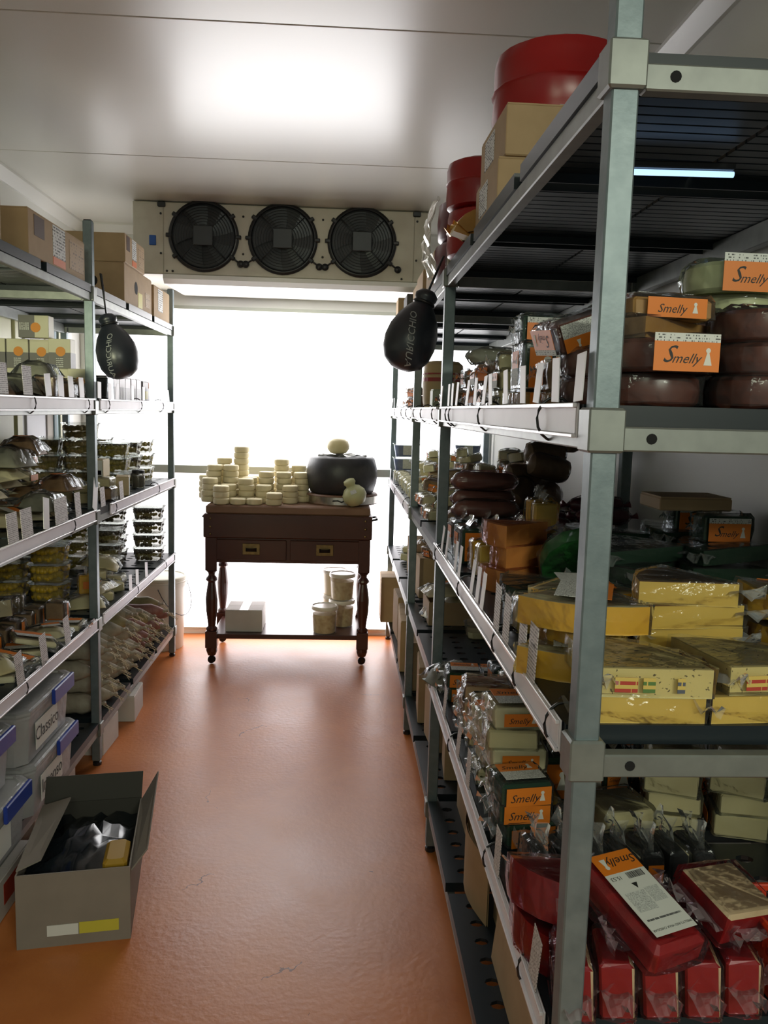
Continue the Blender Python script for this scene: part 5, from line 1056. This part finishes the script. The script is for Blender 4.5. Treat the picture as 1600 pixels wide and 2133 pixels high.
P_l4 = p_carton('x', .28, .36, .155, m_kraft, None, [('address_label', 'right', m_shipping, .4, .6, .3, .7)])
put(P_l4, FE[0], lx(.15), 4.34, label='kraft carton at the rack end below the air cooler')
# ---- eye-level shelf
WD2 = 'on the shelf with small boxes'
P_db = Proto('small_box', 'cream and grey packet with an orange ball on it, stacked in the back row', 'box'); P_db.part('carton', MB().rbox(-.042, .042, -.03, .03, 0, .115, .0015).mesh('carton', mat('packet_cream', (.66, .62, .44), .5)))
P_db.part('grey_panel', MB().box(-.0425, .0425, -.0305, .0305, .0005, .062).mesh('grey_panel', mat('packet_grey', (.17, .16, .15), .5)), None, solid=False); P_db.part('ball_print', MB().lathe([(.0001, 0), (.019, 0)], 14, cap=False).xf(face_M((.004, -.0312, .066), (0, -1, 0), (0, 0, 1))).mesh('ball_print', mat('ball_orange', (.72, .26, .02), .5)), None, solid=False)
P_db.part('brand_print', MB().box(-.014, .014, -.0316, -.0309, .006, .044).mesh('brand_print', print_mat('packet_print', (.17, .16, .15), (.62, .62, .58), 5, 6, .40), uv=(0, 2)), 1, solid=False)
for k, d in enumerate((.46, .37, .28, .185)):
    for q in range(2): put(P_db, FE[1], lx(d), 3.34 if k == 3 else 3.40, label=P_db.desc, group='orange ball packets')
put(P_db, FE[1], lx(.10), 3.30, 0, label='cream and grey packet with an orange ball in front of the back row'); put(P_db, FE[1], lx(.33), 3.31, 0, 0, 90, label='cream and grey packet lying on its side before the back row')
lay(FD[1], lx, WD2, [('bagg', .10, 2.34, 85), ('bagt', .12, 2.50, 88), ('bagg', .10, 2.66, 88, 0, 6), ('blkt', .05, 2.775, 4), ('bagg', .11, 2.86, 92), ('tan', .07, 2.98, 4), ('blkt', .06, 3.065), ('bagg', .29, 2.5), ('bagt', .29, 2.7), ('bagg', .29, 2.88), ('bagp', .1, 2.18, 88)])
P_wp = p_carton('x', .085, .085, .10, mat('packet_white', (.62, .60, .62), .5), None, [('grey_panel', 'right', mat('packet_greylight', (.40, .39, .41), .5), .5, .3, .98, .5), ('photo_print', 'right', m_print, .5, .25, .7, .3)], name='packet')
P_wd = p_carton('x', .10, .13, .095, mat('packet_darkgrey', (.20, .19, .19), .5), None, [('yellow_print', 'right', m_sy, .5, .3, .4, .4), ('red_print', 'right', m_so, .9, .8, .12, .3)], name='packet')
for y in (3.52, 3.61, 3.70, 3.80, 3.895): put(P_wp, FE[1], lx(.065), y, label='white packet with a grey photo panel behind the blank cards', group='white packets')
put(P_wd, FE[1], lx(.07), 4.03, label='dark grey packet beside the row of white packets'); put(p_block('dark blue pack', .08, .09, .085, C['black'], name='packet', cat='packet'), FE[1], lx(.06), 3.40, label='dark wrapped pack at the end of the white packets')
# ---- bagged pale cheese shelf and olive tubs
WD3 = 'on the bagged cheese shelf'
heap(FD[2], lx, ['bage', 'bagp', 'bage', 'bagt'], WD3, (.10, .42), (2.30, 3.0), 21, 7, 21); lay(FD[2], lx, WD3, [('whp', .20, 2.93), ('whp', .20, 2.93), ('whp', .32, 2.95), ('whp', .31, 2.95), ('bagt', .08, 2.98, 80), ('bagg', .07, 2.50, 80), ('bagt', .07, 2.62, 95), ('bagg', .07, 2.76, 85)])
heap(FD[2], lx, ['bage', 'bagp'], WD3, (.08, .30), (2.25, 2.80), 5, 8, 22)
P_ol = p_tub('clear lidded tub of green olives', .155, .12, .068, C['olive']); P_od = p_tub('clear lidded tub of dark olives', .155, .12, .068, C['olived']); P_pk = p_tub('clear tub of pickled vegetables', .155, .12, .072, C['pickle'], br=.014); P_lu = p_tub('clear tub of yellow lupin beans', .15, .12, .075, C['lupin'], br=.014)
def col(P, F, X, d, y, n, where, rz=0):
    for k in range(n): put(P, F, X(d), y, rz+rnd.uniform(-4, 4), where=where, group=P.desc+'s '+where)
WE3 = 'stacked on the olive shelf'
col(P_pk, FE[2], lx, .50, 4.02, 3, WE3); col(P_pk, FE[2], lx, .34, 4.05, 4, WE3); col(P_pk, FE[2], lx, .50, 4.20, 3, WE3); col(P_ol, FE[2], lx, .18, 4.02, 3, WE3); col(P_od, FE[2], lx, .17, 4.20, 3, WE3); col(P_ol, FE[2], lx, .16, 4.42, 3, WE3); col(P_pk, FE[2], lx, .33, 4.25, 3, WE3)
P_ej = Proto('glass_jar', 'dark lidded jar of olives at the shelf edge', 'jar'); P_ej.part('jar', MB().lathe([(.028, 0), (.031, .004), (.031, .060), (.026, .068), (.026, .072)], 18).mesh('jar', tubm, smooth=40)); P_ej.part('lid', MB().lathe([(.030, .070), (.030, .084), (.027, .086)], 18).mesh('lid', m_black, smooth=40)); P_ej.part('contents', MB().lathe([(.026, .003), (.028, .058)], 14).mesh('contents', C['olived'], smooth=40), None, solid=False)
put(P_ej, FE[2], lx(.05), 3.98, label=P_ej.desc)
P_sc = p_carton('x', .055, .10, .085, mat('packet_buff', (.52, .42, .25), .6), None, [('green_panel', 'right', mat('panel_green', (.05, .14, .11), .5), .72, .5, .4, .7), ('cream_panel', 'right', m_paper, .25, .5, .45, .98)], name='packet')
P_sr = p_carton('x', .055, .10, .075, mat('packet_buff', (.52, .42, .25), .6), None, [('white_panel', 'front', m_paper, .5, .5, .9, .9), ('red_panel', 'front', mat('panel_red', (.30, .03, .03), .5), .5, .25, .7, .25)], name='packet')
put(P_sc, FE[2], lx(.04), 3.66, 12, label='buff packet with a dark green panel by the olive jar'); put(P_sc, FE[2], lx(.115), 3.60, 5, label='buff packet behind the green-panelled one'); put(P_sr, FE[2], lx(.12), 3.60, label='cream packet with a red stripe standing on the buff packet')
lay(FE[2], lx, 'beside the rack post on the olive shelf', [('palel', .10, 3.34), ('tan', .06, 3.44), ('bagp', .22, 3.4), ('pale', .10, 3.34), ('bagp', .25, 3.6), ('pale', .08, 3.5)])
# ---- brown wedge shelf and dark olive tubs
WD4 = 'on the brown wedge shelf'
for y in (2.42, 2.52, 2.62, 2.72, 2.82, 2.92, 3.01):
    for d in (.20, .28): put(K['blkt'], FD[3], lx(d), y, rnd.uniform(-12, 12), where=WD4)
for y in (2.46, 2.57, 2.68, 2.80, 2.92): put(K['wedb'], FD[3], lx(.25), y, rnd.uniform(60, 120), rnd.uniform(-15, 15), rnd.uniform(-12, 12), where=WD4)
lay(FD[3], lx, WD4, [('flatw', .10, 2.40, 20), ('flatw', .09, 2.52, -10, 0, 8), ('flatw', .10, 2.66, 15), ('flatw', .09, 2.70, 30, 0, 14), ('bage', .10, 2.84, 10), ('flatw', .08, 2.98, 5), ('blkt', .12, 3.03), ('flatw', .10, 2.44, 10, 0, 10), ('bagp', .08, 2.32, 60), ('bagp', .4, 2.6), ('bage', .4, 2.8), ('bagp', .42, 2.95)])
WE4 = 'on the dark olive shelf'
col(P_lu, FE[3], lx, .28, 3.42, 3, WE4); col(P_lu, FE[3], lx, .46, 3.45, 2, WE4); col(P_pk, FE[3], lx, .40, 3.62, 3, WE4); col(P_od, FE[3], lx, .22, 4.02, 3, WE4); col(P_od, FE[3], lx, .09, 4.36, 4, WE4); col(P_od, FE[3], lx, .26, 4.25, 4, WE4); col(P_ol, FE[3], lx, .40, 4.10, 3, WE4)
lay(FE[3], lx, WE4, [('bagp', .10, 3.30, 20), ('pale', .07, 3.42, 30), ('bage', .10, 3.44, 80), ('palel', .12, 3.52, 20), ('pale', .08, 3.60, 40), ('bagp', .12, 3.58, 10, 0, 12), ('pale', .10, 3.74), ('yst2', .10, 3.32, 20)])
# ---- salamis on the bottom shelf
m_string = mat('string', (.62, .54, .36), .8)
def p_salami(desc, m, r, l, seed):
    P = Proto('salami', desc, 'salami'); q = random.Random(seed); n = 14; path = [((k/n-.5)*l, q.uniform(-.003, .003), r+q.uniform(0, .003)) for k in range(n+1)]
    rs = [r*(.35 if k in (0, n) else .75 if k in (1, n-1) else q.uniform(.93, 1.05)) for k in range(n+1)]; mb = MB().tube(path, r, 10, rs=rs); z0 = min(v[2] for v in mb.v); mb.xf(Matrix.Translation((0, 0, -z0))); P.part('sausage', mb.mesh('sausage', m, smooth=True))
    e = MB().tube([(l/2-.004, 0, r), (l/2+.012, .003, r), (l/2+.026, -.004, r+.004)], .01, 7, rs=[r*.40, .006, .009]); P.part('tied_end', e.mesh('tied_end', C['sal_w'], smooth=True), None, solid=False)
    s = MB(); 
    for k in range(3): s.tube([(l/2+.008, 0, r), (l/2+.03, q.uniform(-.02, .02), r-.01), (l/2+.05, q.uniform(-.03, .03), r-.03)], .0012, 4)
    P.part('string', s.mesh('string', m_string), None, solid=False, stuff=True); return P
S = [p_salami('white moulded salami in the stack above the floor', C['sal_w'], .040, .42, 1), p_salami('dark red salami in the stack above the floor', C['sal_r'], .036, .44, 2), p_salami('ochre green salami in the stack above the floor', C['sal_y'], .041, .40, 3), p_salami('thick white moulded salami in the stack above the floor', C['sal_w'], .045, .42, 4)]
rs_ = random.Random(9)
for lvl, (y0, y1) in enumerate(((3.22, 4.48), (3.26, 4.44), (3.22, 4.40), (3.26, 3.95))):
    y = y0
    while y < y1:
        k = (0 if y < 3.55 else rs_.choice((0, 2, 3))) if y < 3.9 else rs_.choice((1, 1, 0, 2)); put(S[k], FE[4], lx(.235+rs_.uniform(-.02, .03)), y, rs_.uniform(-4, 4), group='salamis'); y += .094
# ---- storage totes on the bottom shelf
m_clip = mat('tote_clip_blue', (.015, .045, .30), .35); m_totelid = film_mat('tote_lid', (.86, .87, .88), .30, .2); m_totefill = mat('tote_contents', (.16, .12, .11), .7, nz=(14, .8), col2=(.30, .24, .22))
def p_tote(w, d, h, txt):
    P = Proto('storage_tote', 'x', 'storage box')
    def fr(w0, d0, z): c = .03; return [(-w0/2+c, -d0/2, z), (w0/2-c, -d0/2, z), (w0/2, -d0/2+c, z), (w0/2, d0/2-c, z), (w0/2-c, d0/2, z), (-w0/2+c, d0/2, z), (-w0/2, d0/2-c, z), (-w0/2, -d0/2+c, z)]
    def loft(rings, c0=True, c1=True):
        mb = MB(); vs = [p for r in rings for p in r]; fs = [(q*8+i, q*8+(i+1) % 8, q*8+8+(i+1) % 8, q*8+8+i) for q in range(len(rings)-1) for i in range(8)]
        if c0: fs.append(tuple(range(7, -1, -1)))
        if c1: fs.append(tuple(range(len(vs)-8, len(vs))))
        return mb.add(vs, fs)
    P.part('box', loft([fr(w*.90, d*.92, 0), fr(w*.96, d*.97, h-.025), fr(w, d, h-.024), fr(w, d, h-.016)], c1=False).mesh('box', totem))
    lid = P.part('lid', loft([fr(w*1.01, d*1.01, h-.016), fr(w*1.02, d*1.02, h-.010), fr(w*1.02, d*1.02, h-.003), fr(w*.97, d*.98, h), fr(w*.90, d*.93, h), fr(w*.89, d*.92, h-.006)]).mesh('lid', m_totelid))
    for x in (-.25, -.08, .08, .25): P.part('lid_rib', MB().rbox(x*w-.004, x*w+.004, -d*.42, d*.42, h-.006, h-.001, .001).mesh('lid_rib', m_totelid), lid, solid=False)
    P.part('contents', loft([fr(w*.84, d*.88, .004), fr(w*.88, d*.92, h*.62)]).mesh('contents', m_totefill), None, solid=False)
    for s in (-1, 1):
        if s > 0: P.part('clip', MB().rbox(w/2*1.02, w/2*1.02+.012, -d*.02, d*.42, h-.045, h+.004, .003).mesh('clip', m_clip), None, solid=False, label='blue locking clip')
    pl = P.part('name_label', MB().box(w/2*.965, w/2*.97+.001, -d*.30, d*.14, h*.16, h*.66).mesh('name_label', m_paper), None, solid=False)
    P.part('lettering', text_mesh(txt, .060, 'ink', m_ink), pl, face_M((w/2*.97+.0022, -d*.08, h*.42), (1, 0, 0), (0, 0, 1)), solid=False); return P
PT1, PT2 = p_tote(.30, .42, .170, 'Classico'), p_tote(.30, .42, .165, 'Intenso'); PT3 = p_tote(.30, .40, .165, 'Dolce')
put(PT2, FD[4], lx(.115), 2.545, label='clear storage tote with blue clip, under the Classico tote', group=None); put(PT1, FD[4], lx(.125), 2.54, label='clear storage tote with blue clip and a Classico label')
PT3.parts = [p for p in PT3.parts if p[0] not in ('lettering',)]
put(PT3, FD[4], lx(.105), 2.105, label='lower clear tote beside the Classico and Intenso totes'); put(PT3, FD[4], lx(.14), 2.09, label='upper clear tote beside the Classico and Intenso totes')
# ---- on the floor by the left-hand racks
F0 = Field(-1.58, .3, 1.5, 5.0, 0.0)
P_f1 = p_carton('x', .26, .40, .120, m_greyboard, None, [('yellow_label', 'right', m_sy, .60, .62, .42, .30)], name='carton'); o = put(P_f1, F0, lx(.16), 2.72, label='white carton with a yellow label on the floor under the totes')
P_f2 = p_carton('x', .24, .30, .120, m_greyboard, None, [('red_label', 'right', mat('label_red', (.38, .04, .02), .5), .62, .55, .55, .5)], name='carton'); put(P_f2, F0, lx(.10), 2.20, label='white carton with a red label on the floor under the totes')
P_f3 = p_carton('x', .18, .20, .119, m_greyboard, None, name='carton'); put(P_f3, F0, lx(.075), 3.68, 3, label='open topped white carton on the floor under the salamis'); put(P_f3, F0, lx(.10), 3.32, -2, label='white carton on the floor beside the rack post')
# open carton in the aisle
ang = math.atan2(.045, .278); oc = thing('open_carton', 'open grey-brown carton with a black bag and a yellow label on the floor', 'box', (-.818, 2.014, 0), ang)
m_oc = mat('carton_outside', (.25, .215, .18), .75, nz=(10, .5), col2=(.21, .18, .15)); m_ocdark = mat('carton_dark_board', (.045, .042, .035), .8)  # second board is darker, for the back panel and back flap
Wd, Dp, Hh = .285, .40, .205; t_ = .004
def wall(nm, b, m): return MB().box(*b).build(nm, m, oc)
wall('base', (0, Wd, 0, Dp, 0, t_), m_oc); fr_ = wall('front_panel', (0, Wd, 0, t_, t_, Hh), m_oc); wall('back_panel', (0, Wd, Dp-t_, Dp, t_, Hh), m_ocdark); wall('side_panel', (0, t_, t_, Dp-t_, t_, Hh), m_oc); wall('side_panel', (Wd-t_, Wd, t_, Dp-t_, t_, Hh*.98), m_oc)
def flap(pts, nm='flap'):
    mb = MB(); n = Vector((Vector(pts[1])-Vector(pts[0]))).cross(Vector(pts[3])-Vector(pts[0])).normalized()*t_
    vs = [Vector(p) for p in pts]+[Vector(p)+n for p in pts]; mb.add(vs, [(3, 2, 1, 0), (4, 5, 6, 7), (0, 1, 5, 4), (1, 2, 6, 5), (2, 3, 7, 6), (3, 0, 4, 7)]); return mb.build(nm, m_oc, oc)
def dark(o): o.data.materials.clear(); o.data.materials.append(m_ocdark); return o
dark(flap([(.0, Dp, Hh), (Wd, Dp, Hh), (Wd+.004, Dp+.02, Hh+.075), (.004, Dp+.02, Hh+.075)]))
flap([(Wd, .02, Hh*.9), (Wd, Dp-.02, Hh), (Wd+.050, Dp-.01, Hh+.085), (Wd+.040, .05, Hh+.02)])
flap([(0, Dp-.02, Hh), (0, .02, Hh), (.055, .05, Hh+.01), (.085, Dp-.05, Hh+.035)])
lb_ = wall('yellow_label', (.155, .255, -.0012, 0, .030, .062), m_sy); wall('white_label', (.075, .153, -.0012, 0, .030, .060), m_print)
rb_ = random.Random(8); bag = MB().grid(lambda u, v: (.008+u*(Wd-.016), .008+v*(Dp-.016), Hh*.72+.05*math.sin(PI*u)*math.sin(PI*v)+rb_.uniform(-.012, .022)), 12, 12)
bo = bag.build('plastic_bag', mat('black_bag', (.010, .014, .018), .18, spec=.7), None, True); bo.matrix_world = Matrix.Translation((-.818, 2.014, 0)) @ Matrix.Rotation(ang, 4, 'Z'); tag(bo, 'glossy black plastic bag filling the open carton', 'plastic bag')
po = MB().rbox(Wd-.075, Wd-.012, .04, .16, Hh*.62, Hh*.99, .01).build('cheese_packet', C['mustard']); po.matrix_world = bo.matrix_world; tag(po, 'mustard yellow packet lying on the black bag in the carton', 'packet')
